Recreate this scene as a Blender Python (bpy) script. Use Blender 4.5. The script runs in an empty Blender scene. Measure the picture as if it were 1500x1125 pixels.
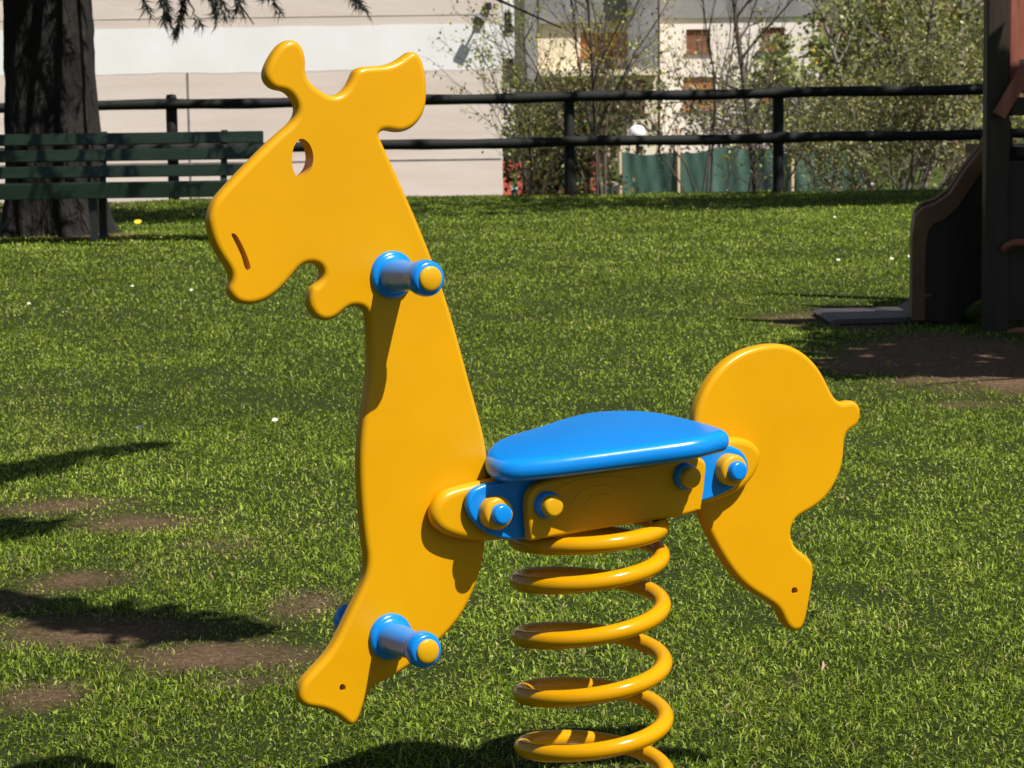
import bpy, bmesh, math, random
import numpy as np
from mathutils import Vector, Matrix
from mathutils.geometry import delaunay_2d_cdt

random.seed(7)
SC = bpy.context.scene
COL = SC.collection

# ------------------------------------------------------------------ camera geometry
F = 3460.0; YH = 170.0; CAMH = 0.87
PITCH = math.atan((562.5 - YH) / F)
ROLL = math.radians(0.8)
_R = np.array([1.0, 0, 0]); _U = np.array([0, math.sin(PITCH), math.cos(PITCH)])
FW = np.array([0, math.cos(PITCH), -math.sin(PITCH)])
CR = _R * math.cos(ROLL) - _U * math.sin(ROLL)
CU = _R * math.sin(ROLL) + _U * math.cos(ROLL)
CAM = np.array([0, 0, CAMH])

def ray(x, y): return (x - 750) / F * CR - (y - 562.5) / F * CU + FW
def ground(x, y, z=0.0):
    d = ray(x, y); return CAM + d * ((z - CAMH) / d[2])
def at(x, y, Y):
    d = ray(x, y); return CAM + d * (Y / d[1])

# direction towards the sun
SUN = np.array([0.55, -0.445, 1.0]); SUN /= np.linalg.norm(SUN)
SH = SUN[:2] / SUN[2]            # horizontal travel per metre of height

# ------------------------------------------------------------------ object helpers
def tag(o, label=None, cat=None, group=None, kind=None):
    if label: o['label'] = label
    if cat: o['category'] = cat
    if group: o['group'] = group
    if kind: o['kind'] = kind
    return o

def empty(name, loc=(0, 0, 0), rz=0.0):
    o = bpy.data.objects.new(name, None); COL.objects.link(o)
    o.location = Vector([float(c) for c in loc]); o.rotation_euler = (0, 0, rz); o.empty_display_size = 0.1
    return o

def link(name, me, mat=None, parent=None):
    o = bpy.data.objects.new(name, me); COL.objects.link(o)
    if mat is not None and not me.materials: me.materials.append(mat)
    if parent is not None: o.parent = parent
    return o

def copy_tree(o, parent=None):
    c = o.copy(); COL.objects.link(c)
    if parent is not None: c.parent = parent
    for ch in list(o.children): copy_tree(ch, c)
    return c

class MB:
    """collects shapes, then links them as one mesh object"""
    def __init__(s): s.v = []; s.f = []; s.sm = []; s.c = []
    def add(s, vs, fs, smooth=False, col=None):
        n = len(s.v); s.v.extend([tuple(map(float, p)) for p in vs])
        for f in fs: s.f.append(tuple(i + n for i in f)); s.sm.append(smooth)
        if col is not None: s.c.extend([col] * len(vs))
        return s
    def box(s, c, size, rot=None, bev=0.0):
        bm = bmesh.new(); bmesh.ops.create_cube(bm, size=1.0)
        for v in bm.verts: v.co = Vector((v.co.x * size[0], v.co.y * size[1], v.co.z * size[2]))
        if bev > 0: bmesh.ops.bevel(bm, geom=list(bm.edges), offset=bev, segments=2, affect='EDGES', profile=0.5)
        M = Matrix.Translation(Vector([float(q) for q in c])) @ (rot.to_4x4() if rot is not None else Matrix())
        bm.verts.ensure_lookup_table(); bm.verts.index_update()
        s.add([M @ v.co for v in bm.verts], [[v.index for v in f.verts] for f in bm.faces]); bm.free()
        return s
    def bar(s, a, b, w, h, bev=0.0):
        a = Vector([float(q) for q in a]); b = Vector([float(q) for q in b]); d = b - a; L = d.length
        x = d.normalized(); up = Vector((0, 0, 1)) if abs(x.z) < 0.95 else Vector((0, 1, 0))
        y = up.cross(x).normalized(); z = x.cross(y)
        return s.box((a + b) / 2, (L, w, h), Matrix((x, y, z)).transposed(), bev)
    def tube(s, pts, rad, n=8, cap=True, smooth=True):
        P = np.array(pts, float); m = len(P)
        T = np.gradient(P, axis=0); T /= np.linalg.norm(T, axis=1)[:, None] + 1e-12
        ref = np.array([0, 0, 1.0]) if abs(T[0][2]) < 0.9 else np.array([1.0, 0, 0])
        N = np.cross(T[0], ref); N /= np.linalg.norm(N)
        vs = []
        rad = np.broadcast_to(np.array(rad, float), (m,))
        for i in range(m):
            N = N - T[i] * (N @ T[i]); N /= np.linalg.norm(N) + 1e-12
            B = np.cross(T[i], N)
            for k in range(n):
                a = 2 * math.pi * k / n
                vs.append(P[i] + rad[i] * (math.cos(a) * N + math.sin(a) * B))
        fs = []
        for i in range(m - 1):
            for k in range(n):
                k2 = (k + 1) % n
                fs.append((i * n + k, i * n + k2, (i + 1) * n + k2, (i + 1) * n + k))
        s.add(vs, fs, smooth)
        if cap:
            s.add(vs[:n][::-1], [tuple(range(n))]); s.add(vs[-n:], [tuple(range(n))])
        return s
    def lathe(s, prof, o, ax, n=32, smooth=True):
        """prof: (r, distance along ax); o origin; ax unit axis"""
        ax = np.array(ax, float); ax /= np.linalg.norm(ax)
        ref = np.array([0, 0, 1.0]) if abs(ax[2]) < 0.9 else np.array([1.0, 0, 0])
        A = np.cross(ax, ref); A /= np.linalg.norm(A); B = np.cross(ax, A); o = np.array(o, float)
        vs = []; m = len(prof)
        for r, h in prof:
            for k in range(n):
                t = 2 * math.pi * k / n
                vs.append(o + ax * h + max(r, 1e-5) * (math.cos(t) * A + math.sin(t) * B))
        fs = [(i * n + k, i * n + (k + 1) % n, (i + 1) * n + (k + 1) % n, (i + 1) * n + k) for i in range(m - 1) for k in range(n)]
        s.add(vs, fs, smooth); return s
    def build(s, name, mat, parent=None, colname=None):
        me = bpy.data.meshes.new(name); me.from_pydata(s.v, [], s.f); me.update()
        me.polygons.foreach_set('use_smooth', s.sm)
        if s.c and colname:
            a = me.color_attributes.new(colname, 'FLOAT_COLOR', 'POINT')
            a.data.foreach_set('color', np.array([(c[0], c[1], c[2], 1) for c in s.c], np.float32).ravel())
        return link(name, me, mat, parent)

def np_mesh(name, V, faces_loops, nper, mat, parent=None, col=None, smooth=False):
    """fast mesh: V (n,3); faces_loops flat vertex indices; nper loops per polygon"""
    me = bpy.data.meshes.new(name)
    V = np.asarray(V, np.float32); L = np.asarray(faces_loops, np.int32); nper = np.asarray(nper, np.int32)
    me.vertices.add(len(V)); me.vertices.foreach_set('co', V.ravel())
    me.loops.add(len(L)); me.loops.foreach_set('vertex_index', L)
    me.polygons.add(len(nper))
    st = np.zeros(len(nper), np.int32); st[1:] = np.cumsum(nper)[:-1]
    me.polygons.foreach_set('loop_start', st)
    if smooth: me.polygons.foreach_set('use_smooth', np.ones(len(nper), bool))
    if col is not None:
        a = me.color_attributes.new('col', 'FLOAT_COLOR', 'POINT')
        c4 = np.ones((len(V), 4), np.float32); c4[:, :3] = col
        a.data.foreach_set('color', c4.ravel())
    me.update(calc_edges=True); me.validate()
    return link(name, me, mat, parent)

def vnoise(x, y, seed=0):
    x = np.asarray(x, float); y = np.asarray(y, float)
    xi = np.floor(x).astype(np.int64); yi = np.floor(y).astype(np.int64)
    fx = x - xi; fy = y - yi; fx = fx * fx * (3 - 2 * fx); fy = fy * fy * (3 - 2 * fy)
    def h(a, b):
        n = (a * 374761393 + b * 668265263 + seed * 1442695041) & 0xffffffff
        n = ((n ^ (n >> 13)) * 1274126177) & 0xffffffff
        return ((n ^ (n >> 16)) & 0xffff) / 65535.0
    return (h(xi, yi) * (1 - fx) + h(xi + 1, yi) * fx) * (1 - fy) + (h(xi, yi + 1) * (1 - fx) + h(xi + 1, yi + 1) * fx) * fy
def fbm(x, y, seed=0, o=3):
    t = 0; a = 1; w = 0
    for i in range(o):
        t = t + a * vnoise(np.asarray(x) * 2 ** i, np.asarray(y) * 2 ** i, seed + i * 17); w += a; a *= 0.5
    return t / w

# ------------------------------------------------------------------ materials
def nodes(name):
    m = bpy.data.materials.new(name); m.use_nodes = True
    nt = m.node_tree; return m, nt, nt.nodes['Principled BSDF']
def N(nt, t, **kw):
    n = nt.nodes.new(t)
    for k, v in kw.items(): setattr(n, k, v)
    return n
def noise(nt, scale, detail=3, coord='Object', rough=0.55, vec=None):
    tc = N(nt, 'ShaderNodeTexCoord'); n = N(nt, 'ShaderNodeTexNoise')
    n.inputs['Scale'].default_value = scale; n.inputs['Detail'].default_value = detail; n.inputs['Roughness'].default_value = rough
    if vec:
        mp = N(nt, 'ShaderNodeMapping'); mp.inputs['Scale'].default_value = vec
        nt.links.new(tc.outputs[coord], mp.inputs['Vector']); nt.links.new(mp.outputs['Vector'], n.inputs['Vector'])
    else: nt.links.new(tc.outputs[coord], n.inputs['Vector'])
    return n
def ramp(nt, src, stops):
    r = N(nt, 'ShaderNodeValToRGB'); e = r.color_ramp.elements
    while len(e) < len(stops): e.new(0.5)
    for i, (p, c) in enumerate(stops):
        e[i].position = p; e[i].color = (c[0], c[1], c[2], 1) if hasattr(c, '__len__') else (c, c, c, 1)
    nt.links.new(src, r.inputs['Fac']); return r
def bump(nt, src, bsdf, strength=0.2, dist=0.01):
    b = N(nt, 'ShaderNodeBump'); b.inputs['Strength'].default_value = strength; b.inputs['Distance'].default_value = dist
    nt.links.new(src, b.inputs['Height']); nt.links.new(b.outputs['Normal'], bsdf.inputs['Normal'])

def varied(name, c1, c2, scale=4.0, rough=0.7, bstr=0.0, bdist=0.01, detail=4, vec=None, lo=0.35, hi=0.65, metal=0.0, bscale=None):
    m, nt, b = nodes(name)
    n = noise(nt, scale, detail, vec=vec)
    r = ramp(nt, n.outputs['Fac'], [(lo, c1), (hi, c2)])
    nt.links.new(r.outputs['Color'], b.inputs['Base Color'])
    b.inputs['Roughness'].default_value = rough; b.inputs['Metallic'].default_value = metal
    if bstr:
        n2 = noise(nt, bscale or scale * 6, 4, vec=vec); bump(nt, n2.outputs['Fac'], b, bstr, bdist)
    return m

def plastic(name, c, rough=0.33, var=0.05, grain=True, spec=.33):
    m, nt, b = nodes(name)
    n = noise(nt, 7.0, 5)
    d = tuple(x * (1 - var) for x in c); l = tuple(min(1, x * (1 + var)) for x in c)
    r = ramp(nt, n.outputs['Fac'], [(0.3, d), (0.7, l)])
    # faint ground-in dust, in streaks
    n2 = noise(nt, 26.0, 6, vec=(1, 1, 0.35))
    f = ramp(nt, n2.outputs['Fac'], [(0.55, 0.0), (0.85, 0.07)])
    mx = N(nt, 'ShaderNodeMix', data_type='RGBA'); mx.inputs['B'].default_value = (c[0] * .62 + .05, c[1] * .62 + .04, c[2] * .62 + .025, 1)
    nt.links.new(f.outputs['Color'], mx.inputs['Factor']); nt.links.new(r.outputs['Color'], mx.inputs['A'])
    nt.links.new(mx.outputs['Result'], b.inputs['Base Color'])
    n3 = noise(nt, 40.0, 5)
    rr = N(nt, 'ShaderNodeMapRange'); rr.inputs['To Min'].default_value = rough - .06; rr.inputs['To Max'].default_value = rough + .1
    nt.links.new(n3.outputs['Fac'], rr.inputs['Value']); nt.links.new(rr.outputs['Result'], b.inputs['Roughness'])
    b.inputs['Specular IOR Level'].default_value = spec
    if grain:
        n4 = noise(nt, 700.0, 2); bump(nt, n4.outputs['Fac'], b, 0.06, 0.001)
    return m

M_YEL = plastic('yellow_plastic', (0.65, 0.315, 0.001), 0.30)
M_YCAP = plastic('yellow_cap_plastic', (0.63, 0.335, 0.004), 0.37)
M_BLUE = plastic('blue_plastic', (0.003, 0.225, 0.70), 0.22, .04, False, .5)
M_SPR = plastic('yellow_spring_paint', (0.63, 0.30, 0.001), 0.16, 0.04, False)
M_BLACK = varied('black_rubber', (.012, .012, .012), (.02, .02, .02), 9, .6)
M_STEEL = varied('galvanised_steel', (.30, .30, .31), (.45, .45, .46), 30, .42, metal=0.8)

def leafy(name, trans=0.35, rough=0.5, spec=0.5):
    m, nt, b = nodes(name)
    a = N(nt, 'ShaderNodeAttribute'); a.attribute_name = 'col'
    nt.links.new(a.outputs['Color'], b.inputs['Base Color'])
    b.inputs['Roughness'].default_value = rough; b.inputs['Specular IOR Level'].default_value = spec
    t = N(nt, 'ShaderNodeBsdfTranslucent'); nt.links.new(a.outputs['Color'], t.inputs['Color'])
    mx = N(nt, 'ShaderNodeMixShader'); mx.inputs['Fac'].default_value = trans
    nt.links.new(b.outputs['BSDF'], mx.inputs[1]); nt.links.new(t.outputs['BSDF'], mx.inputs[2])
    nt.links.new(mx.outputs['Shader'], nt.nodes['Material Output'].inputs['Surface'])
    return m
M_GRASS = leafy('grass_blades', 0.32, 0.42, 0.2)
M_LEAF = leafy('spring_leaves', 0.35, 0.5)
M_NEEDLE = leafy('conifer_needles', 0.1, 0.6)
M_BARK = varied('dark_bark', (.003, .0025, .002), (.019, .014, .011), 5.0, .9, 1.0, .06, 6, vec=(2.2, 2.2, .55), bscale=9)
M_TWIG = varied('grey_brown_twigs', (.045, .034, .026), (.11, .085, .065), 6.0, .85)
M_PALEBARK = varied('pale_grey_bark', (.14, .115, .095), (.27, .23, .19), 6.0, .85, .4, .02)
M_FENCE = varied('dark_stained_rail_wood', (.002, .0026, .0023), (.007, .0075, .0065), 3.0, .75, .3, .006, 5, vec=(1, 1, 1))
M_BENCH = varied('dark_green_bench_paint', (.004, .015, .007), (.008, .024, .012), 5.0, .42, .15, .003, 5, vec=(.5, 3, 3))
M_IRON = varied('black_cast_iron', (.008, .009, .009), (.018, .019, .018), 12.0, .5)

# ------------------------------------------------------------------ ground and lawn
SOIL = []      # ellipses: x, y, ax, ay, amount
def soil(px, py, w, h, k=1.0):
    c = ground(px, py); a = w / F * c[1]; y1 = ground(px, py + h)[1]; y0 = ground(px, py - h)[1]
    SOIL.append((c[0], c[1], a, (y0 - y1) / 2, k))
for s in [(95, 745, 110, 14, .75), (115, 850, 90, 16, .8), (330, 965, 160, 26, 1.0), (160, 925, 170, 30, .8), (60, 1020, 80, 22, .9), (60, 920, 80, 30, .6),
          (330, 800, 90, 14, .55), (450, 890, 60, 26, .8), (200, 770, 120, 16, .6), (350, 1000, 90, 18, .7), (20, 880, 60, 20, .7),
          (1400, 528, 170, 34, 1.4), (1255, 535, 60, 18, 1.1), (1170, 470, 60, 10, .9), (1260, 470, 80, 16, 1.2), (1420, 590, 110, 7, .5), (1500, 556, 90, 22, 1.3),
          (1160, 1000, 26, 14, .5), (1210, 930, 30, 12, .4), (800, 940, 60, 14, .35), (870, 1150, 120, 30, .8), (140, 345, 90, 5, .9), (60, 320, 90, 8, 1.0), (60, 305, 130, 10, .9)]: soil(*s)
def soil_at(x, y):
    t = np.zeros_like(x, float)
    for cx, cy, a, b, k in SOIL:
        q = ((x - cx) / a) ** 2 + ((y - cy) / b) ** 2
        t = np.maximum(t, (k * .98 if cx < 0 else k) * np.exp(-q * 0.9))
    n = fbm(x * 6 + 31, y * 3 + 7, 5, 4)
    n2 = fbm(x * 26 + 3, y * 15 + 1, 15, 3)
    return np.clip((t * (0.1 + 1.1 * n + .8 * n2) - 0.24) * 1.5, 0, 1)
def smooth(a, b, v):
    t = np.clip((v - a) / (b - a), 0, 1); return t * t * (3 - 2 * t)
def terrain(x, y):
    x = np.asarray(x, float); y = np.asarray(y, float)
    z = (fbm(x * .9, y * .9, 2) - .5) * .05 * smooth(3.4, 7, y)
    return z - 2.0 * smooth(25.8, 36, y)

ys = np.concatenate([np.arange(-12, 1.5, .75), np.arange(1.5, 9, .07), np.arange(9, 38, .25), np.array([40, 45, 55, 70, 90, 120, 160, 220, 300, 420, 600, 800.])])
xs = np.concatenate([np.array([-600, -300, -150, -80, -45, -28, -18, -12.]), np.arange(-9, -2.6, .35), np.arange(-2.6, 2.9, .07), np.arange(2.9, 9.2, .35), np.array([12, 18, 28, 45, 80, 150, 300, 600.])])
GX, GY = np.meshgrid(xs, ys); nx, ny = len(xs), len(ys)
V = np.stack([GX.ravel(), GY.ravel(), terrain(GX, GY).ravel()], 1)
idx = (np.arange(ny - 1)[:, None] * nx + np.arange(nx - 1)[None, :]).ravel()
Q = np.stack([idx, idx + 1, idx + 1 + nx, idx + nx], 1)
SM = soil_at(V[:, 0], V[:, 1])
gm, nt, b = nodes('lawn_soil_and_thatch')
a = N(nt, 'ShaderNodeAttribute'); a.attribute_name = 'col'
n1 = noise(nt, 70, 9, rough=.75); n2 = noise(nt, 9, 5)
soilc = ramp(nt, n1.outputs['Fac'], [(.3, (.085, .048, .028)), (.5, (.27, .160, .098)), (.75, (.48, .34, .22))])
that = ramp(nt, n1.outputs['Fac'], [(.3, (.030, .044, .008)), (.6, (.070, .098, .018)), (.8, (.13, .13, .040))])
mx = N(nt, 'ShaderNodeMix', data_type='RGBA'); sp = N(nt, 'ShaderNodeSeparateColor')
nt.links.new(a.outputs['Color'], sp.inputs['Color']); nt.links.new(sp.outputs['Red'], mx.inputs['Factor'])
nt.links.new(that.outputs['Color'], mx.inputs['A']); nt.links.new(soilc.outputs['Color'], mx.inputs['B'])
nt.links.new(mx.outputs['Result'], b.inputs['Base Color']); b.inputs['Roughness'].default_value = .95; b.inputs['Specular IOR Level'].default_value = .15
bump(nt, n1.outputs['Fac'], b, 1.0, .035)
g = np_mesh('ground', V, Q.ravel(), np.full(len(Q), 4), gm, col=np.stack([SM, SM, SM], 1), smooth=True)
tag(g, 'lawn soil with worn brown patches', kind='structure')

def make_blades(rng, x, y, h, w, col, lean):
    n = len(x); z = terrain(x, y) - .003
    th = rng.uniform(0, 2 * np.pi, n); ph = rng.uniform(0, 2 * np.pi, n)
    wx, wy = np.cos(th) * w / 2, np.sin(th) * w / 2
    lx, ly = np.cos(ph) * lean * h, np.sin(ph) * lean * h
    V = np.zeros((n, 5, 3))
    V[:, 0] = np.stack([x - wx, y - wy, z], 1); V[:, 1] = np.stack([x + wx, y + wy, z], 1)
    mz = z + h * .55
    V[:, 2] = np.stack([x + wx * .8 + lx * .3, y + wy * .8 + ly * .3, mz], 1)
    V[:, 3] = np.stack([x - wx * .8 + lx * .3, y - wy * .8 + ly * .3, mz], 1)
    V[:, 4] = np.stack([x + lx, y + ly, z + h * (1 - .35 * lean)], 1)
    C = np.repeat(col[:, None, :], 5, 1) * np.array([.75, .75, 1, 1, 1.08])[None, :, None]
    b = np.arange(n)[:, None] * 5
    L = np.concatenate([b + 0, b + 1, b + 2, b + 3, b + 3, b + 2, b + 4], 1)
    return V.reshape(-1, 3), L.ravel(), np.tile(np.array([4, 3]), n), C.reshape(-1, 3)

rng = np.random.default_rng(11)
bands = [(2.5, 3.6, 50000), (3.6, 5, 33000), (5, 7, 17000), (7, 10, 8000), (10, 14, 3300), (14, 19, 1900), (19, 26.6, 1300)]
BX = []; BY = []
for y0, y1, rho in bands:
    hw1 = .25 * y1 + .45
    n = int(rho * (y1 - y0) * 2 * hw1)
    x = rng.uniform(-hw1, hw1, n); y = rng.uniform(y0, y1, n)
    k = np.abs(x) < .25 * y + .45
    BX.append(x[k]); BY.append(y[k])
x = np.concatenate(BX); y = np.concatenate(BY)
s = soil_at(x, y); cl = fbm(x * 7, y * 5, 21, 3)
keep = (rng.uniform(0, 1, len(x)) > s * (.24 + .56 * vnoise(x * 24, y * 16, 77))) & (rng.uniform(0, 1, len(x)) < .35 + 1.3 * cl)
x, y, s, cl = x[keep], y[keep], s[keep], cl[keep]
n = len(x); big = fbm(x * 1.1 + 9, y * .7, 33, 3); mid = fbm(x * 3.3, y * 2.2, 41, 3)
far = smooth(3, 20, y)
h = rng.uniform(.006, .019, n) * (.55 + .9 * cl) * (1 - .55 * s) * (1 + .9 * far)
h *= np.where(rng.uniform(0, 1, n) < .025, 1.9, 1)
w = rng.uniform(.0014, .0029, n) * (1 + 2.6 * smooth(3, 24, y))
broad = rng.uniform(0, 1, n) < .5
w = np.where(broad, w * 1.9, w); h = np.where(broad, h * .62, h)
lean = np.where(broad, rng.uniform(.7, 1.7, n), rng.uniform(.15, 1.25, n))
c0 = np.array([.122, .206, .007]); c1 = np.array([.385, .475, .060]); c2 = np.array([.46, .39, .17]); c3 = np.array([.070, .120, .014])
t = (rng.uniform(0, 1, n)[:, None]) ** 1.3 * 1.25
col = c0 * (1 - t) + c1 * t
dk = (rng.uniform(0, 1, n) < .25)[:, None]; col = np.where(dk, c3 * (.7 + .6 * t), col)
dry = (rng.uniform(0, 1, n) < .05 + .62 * s + .12 * smooth(.55, .75, mid))[:, None]; col = np.where(dry, c2 * (.42 + .6 * t), col)
col = col * (.62 + .76 * big[:, None]) * (.8 + .4 * mid[:, None])
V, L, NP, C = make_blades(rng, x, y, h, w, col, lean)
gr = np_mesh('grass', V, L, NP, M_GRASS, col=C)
tag(gr, 'short mown spring grass covering the lawn', 'grass', kind='stuff')

# ------------------------------------------------------------------ spring rider
YAW = math.radians(30)
BASE = ground(873, 1192)
uu = np.array([math.cos(YAW), math.sin(YAW), 0]); vv = np.array([-math.sin(YAW), math.cos(YAW), 0])
def loc(P):
    d = np.asarray(P) - BASE; return np.array([d @ uu, d @ vv, d[2]])
def on_ly(x, y, ly):
    d = ray(x, y); t = ((BASE - CAM) @ vv + ly) / (d @ vv); return loc(CAM + d * t)
K1 = math.tan(math.radians(1.9)); K2 = .01; KS = .085
def on_seat(x, y, zs):
    d = ray(x, y); n = np.array([0, 0, 1.0]) - KS * uu - K2 * vv
    P0 = BASE + np.array([0, 0, zs]); t = ((P0 - CAM) @ n) / (d @ n); return loc(CAM + d * t)

def spline(pts, sub=6, corners=()):
    """closed centripetal Catmull-Rom; corners keep a kink"""
    P = np.array(pts, float); n = len(P); out = []
    for i in range(n):
        p0, p1, p2, p3 = P[i - 1], P[i], P[(i + 1) % n], P[(i + 2) % n]
        if i in corners: p0 = p1 + (p1 - p2)
        if (i + 1) % n in corners: p3 = p2 + (p2 - p1)
        t0 = 0.; t1 = t0 + np.linalg.norm(p1 - p0) ** .5; t2 = t1 + np.linalg.norm(p2 - p1) ** .5; t3 = t2 + np.linalg.norm(p3 - p2) ** .5
        for k in range(sub):
            t = t1 + (t2 - t1) * k / sub
            A1 = (t1 - t) / (t1 - t0) * p0 + (t - t0) / (t1 - t0) * p1; A2 = (t2 - t) / (t2 - t1) * p1 + (t - t1) / (t2 - t1) * p2
            A3 = (t3 - t) / (t3 - t2) * p2 + (t - t2) / (t3 - t2) * p3
            B1 = (t2 - t) / (t2 - t0) * A1 + (t - t0) / (t2 - t0) * A2; B2 = (t3 - t) / (t3 - t1) * A2 + (t - t1) / (t3 - t1) * A3
            out.append((t2 - t) / (t2 - t1) * B1 + (t - t1) / (t2 - t1) * B2)
    return np.array(out)
def area(P): return .5 * np.sum(P[:, 0] * np.roll(P[:, 1], -1) - np.roll(P[:, 0], -1) * P[:, 1])
def front_edge(S, shift):
    """outline of the front face from the silhouette of a thick board whose back face shows by 'shift'"""
    P = S if area(S) > 0 else S[::-1]
    T = np.roll(P, -1, 0) - np.roll(P, 1, 0); T /= np.linalg.norm(T, axis=1)[:, None] + 1e-9
    Nn = np.stack([T[:, 1], -T[:, 0]], 1)
    k = np.maximum(0, Nn @ np.array(shift))
    for _ in range(3): k = (np.roll(k, 1) + 2 * k + np.roll(k, -1)) / 4
    P = P - Nn * k[:, None]
    for _ in range(5): P = (np.roll(P, 1, 0) + 2 * P + np.roll(P, -1, 0)) / 4
    return P

def inside(x, y, poly):
    P = np.asarray(poly); a, b = P, np.roll(P, -1, 0)
    m = (a[:, 1] > y) != (b[:, 1] > y)
    return int(np.sum(x < (b[m, 0] - a[m, 0]) * (y - a[m, 1]) / (b[m, 1] - a[m, 1]) + a[m, 0])) % 2 == 1

def plate_mesh(outline, t, bevel, cutters=(), res=6):
    """board of thickness t with rounded edges from a closed 2-D outline: local x, z in plane, thickness along y"""
    P = np.array(outline, float)
    if area(P) < 0: P = P[::-1]
    n = len(P)
    T = np.roll(P, -1, 0) - np.roll(P, 1, 0); T /= np.linalg.norm(T, axis=1)[:, None] + 1e-12
    Nn = np.stack([T[:, 1], -T[:, 0]], 1)
    A, B, C = np.roll(P, 2, 0), P, np.roll(P, -2, 0)
    cr = (B[:, 0] - A[:, 0]) * (C[:, 1] - A[:, 1]) - (B[:, 1] - A[:, 1]) * (C[:, 0] - A[:, 0])
    la, lb, lc = np.linalg.norm(B - A, axis=1), np.linalg.norm(C - B, axis=1), np.linalg.norm(C - A, axis=1)
    Rr = la * lb * lc / (2 * np.maximum(cr, 1e-12))
    for _ in range(2): Rr = 1 / ((np.roll(1 / Rr, 1) + 2 / Rr + np.roll(1 / Rr, -1)) / 4)
    off = np.minimum(bevel, .8 * Rr)
    for _ in range(2): off = np.minimum(off, np.minimum(np.roll(off, 1), np.roll(off, -1)) + .0012)
    off = np.minimum(off, (np.roll(off, 1) + off * 2 + np.roll(off, -1)) / 4)
    rings = []
    for sgn in (-1, 1):
        for a in (np.linspace(math.pi / 2, 0, res + 1) if sgn < 0 else np.linspace(0, math.pi / 2, res + 1)):
            q = P - Nn * (off * (1 - math.cos(a)))[:, None]
            yy = sgn * (t / 2 - off + off * math.sin(a)) if False else sgn * (t / 2 - bevel + bevel * math.sin(a))
            rings.append(np.stack([q[:, 0], np.full(n, yy), q[:, 1]], 1))
    vs = np.concatenate(rings); m = len(rings); fs = []
    for r in range(m - 1):
        for c in range(n): fs.append((r * n + c, r * n + (c + 1) % n, (r + 1) * n + (c + 1) % n, (r + 1) * n + c))
    me = bpy.data.meshes.new('plate'); me.from_pydata([tuple(v) for v in vs], [], fs); me.update()
    bm = bmesh.new(); bm.from_mesh(me); bm.verts.ensure_lookup_table()
    bv = list(bm.verts); cap0 = bv[:n]; cap1 = bv[(m - 1) * n:]
    loops0, loops1 = [cap0], [cap1]
    for cut in cutters:
        a0 = [bm.verts.new((p[0], -t / 2, p[1])) for p in cut]; a1 = [bm.verts.new((p[0], t / 2, p[1])) for p in cut]; k = len(a0)
        for c in range(k): bm.faces.new((a0[c], a0[(c + 1) % k], a1[(c + 1) % k], a1[c]))
        loops0.append(a0); loops1.append(a1)
    for loops, yy in ((loops0, -t / 2), (loops1, t / 2)):
        flat = [v for lp in loops for v in lp]; ed = []; o_ = 0
        for lp in loops:
            k = len(lp); ed += [(o_ + c, o_ + (c + 1) % k) for c in range(k)]; o_ += k
        rv, _, rf, ov, _, _ = delaunay_2d_cdt([Vector((v.co.x, v.co.z)) for v in flat], ed, [], 0, 1e-7)
        nv = [flat[o[0]] if o else bm.verts.new((p.x, yy, p.y)) for p, o in zip(rv, ov)]
        for f in rf:
            cx, cz = sum(rv[q].x for q in f) / len(f), sum(rv[q].y for q in f) / len(f)
            if not inside(cx, cz, [(v.co.x, v.co.z) for v in loops[0]]) or any(inside(cx, cz, c_) for c_ in cutters): continue
            try: bm.faces.new([nv[q] for q in f])
            except ValueError: pass
    bmesh.ops.recalc_face_normals(bm, faces=bm.faces)
    bm.to_mesh(me); bm.free()
    return me
def soften(me, ang=32):
    """smooth sides, flat faces"""
    bm = bmesh.new(); bm.from_mesh(me)
    for f in bm.faces: f.smooth = True
    for e in bm.edges:
        if len(e.link_faces) == 2:
            a, b = e.link_faces
            fa, fb = abs(a.normal.y) > .9995, abs(b.normal.y) > .9995
            e.smooth = (fa == fb) and e.calc_face_angle(0) < math.radians(ang)
    bm.to_mesh(me); bm.free(); return me

TP = .021
FRONT = [(423, 55), (404, 60), (386, 81), (379, 103), (386, 121), (402, 131), (414, 135), (421, 144), (426, 156), (425, 169), (403, 187), (362, 226), (322, 268),
         (305, 288), (297, 309), (296, 326), (304, 355), (317, 379), (328, 397), (329, 407), (327, 418), (331, 432), (346, 444), (368, 447), (390, 441), (411, 426),
         (430, 404), (441, 391), (452, 386), (461, 390), (465, 399), (461, 407), (451, 414), (444, 428), (446, 449), (457, 463), (474, 471), (492, 467), (507, 454), (517, 449),
         (527, 453), (530, 463), (531, 485), (532, 510), (531, 535), (529, 560), (523, 595), (518, 640), (516, 680), (518, 730), (521, 765), (525, 800), (528, 822),
         (523, 851), (507, 883), (485, 929), (470, 955), (446, 980), (433, 996), (429, 1013), (435, 1029), (450, 1037), (471, 1039), (492, 1050), (508, 1062), (518, 1064),
         (526, 1057), (535, 1033), (546, 1007), (567, 998), (604, 975), (645, 940), (674, 908), (695, 869), (706, 833), (713, 801), (717, 740), (716, 665), (706, 618),
         (689, 558), (660, 450), (630, 366), (601, 296), (576, 241), (560, 205), (556, 196), (566, 190), (585, 195), (604, 189), (620, 172), (627, 150), (626, 112),
         (619, 83), (605, 71), (588, 76), (569, 87), (550, 91), (521, 93), (509, 104), (500, 124), (486, 136), (471, 132), (457, 122), (449, 106), (450, 90), (447, 74), (438, 60)]
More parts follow.
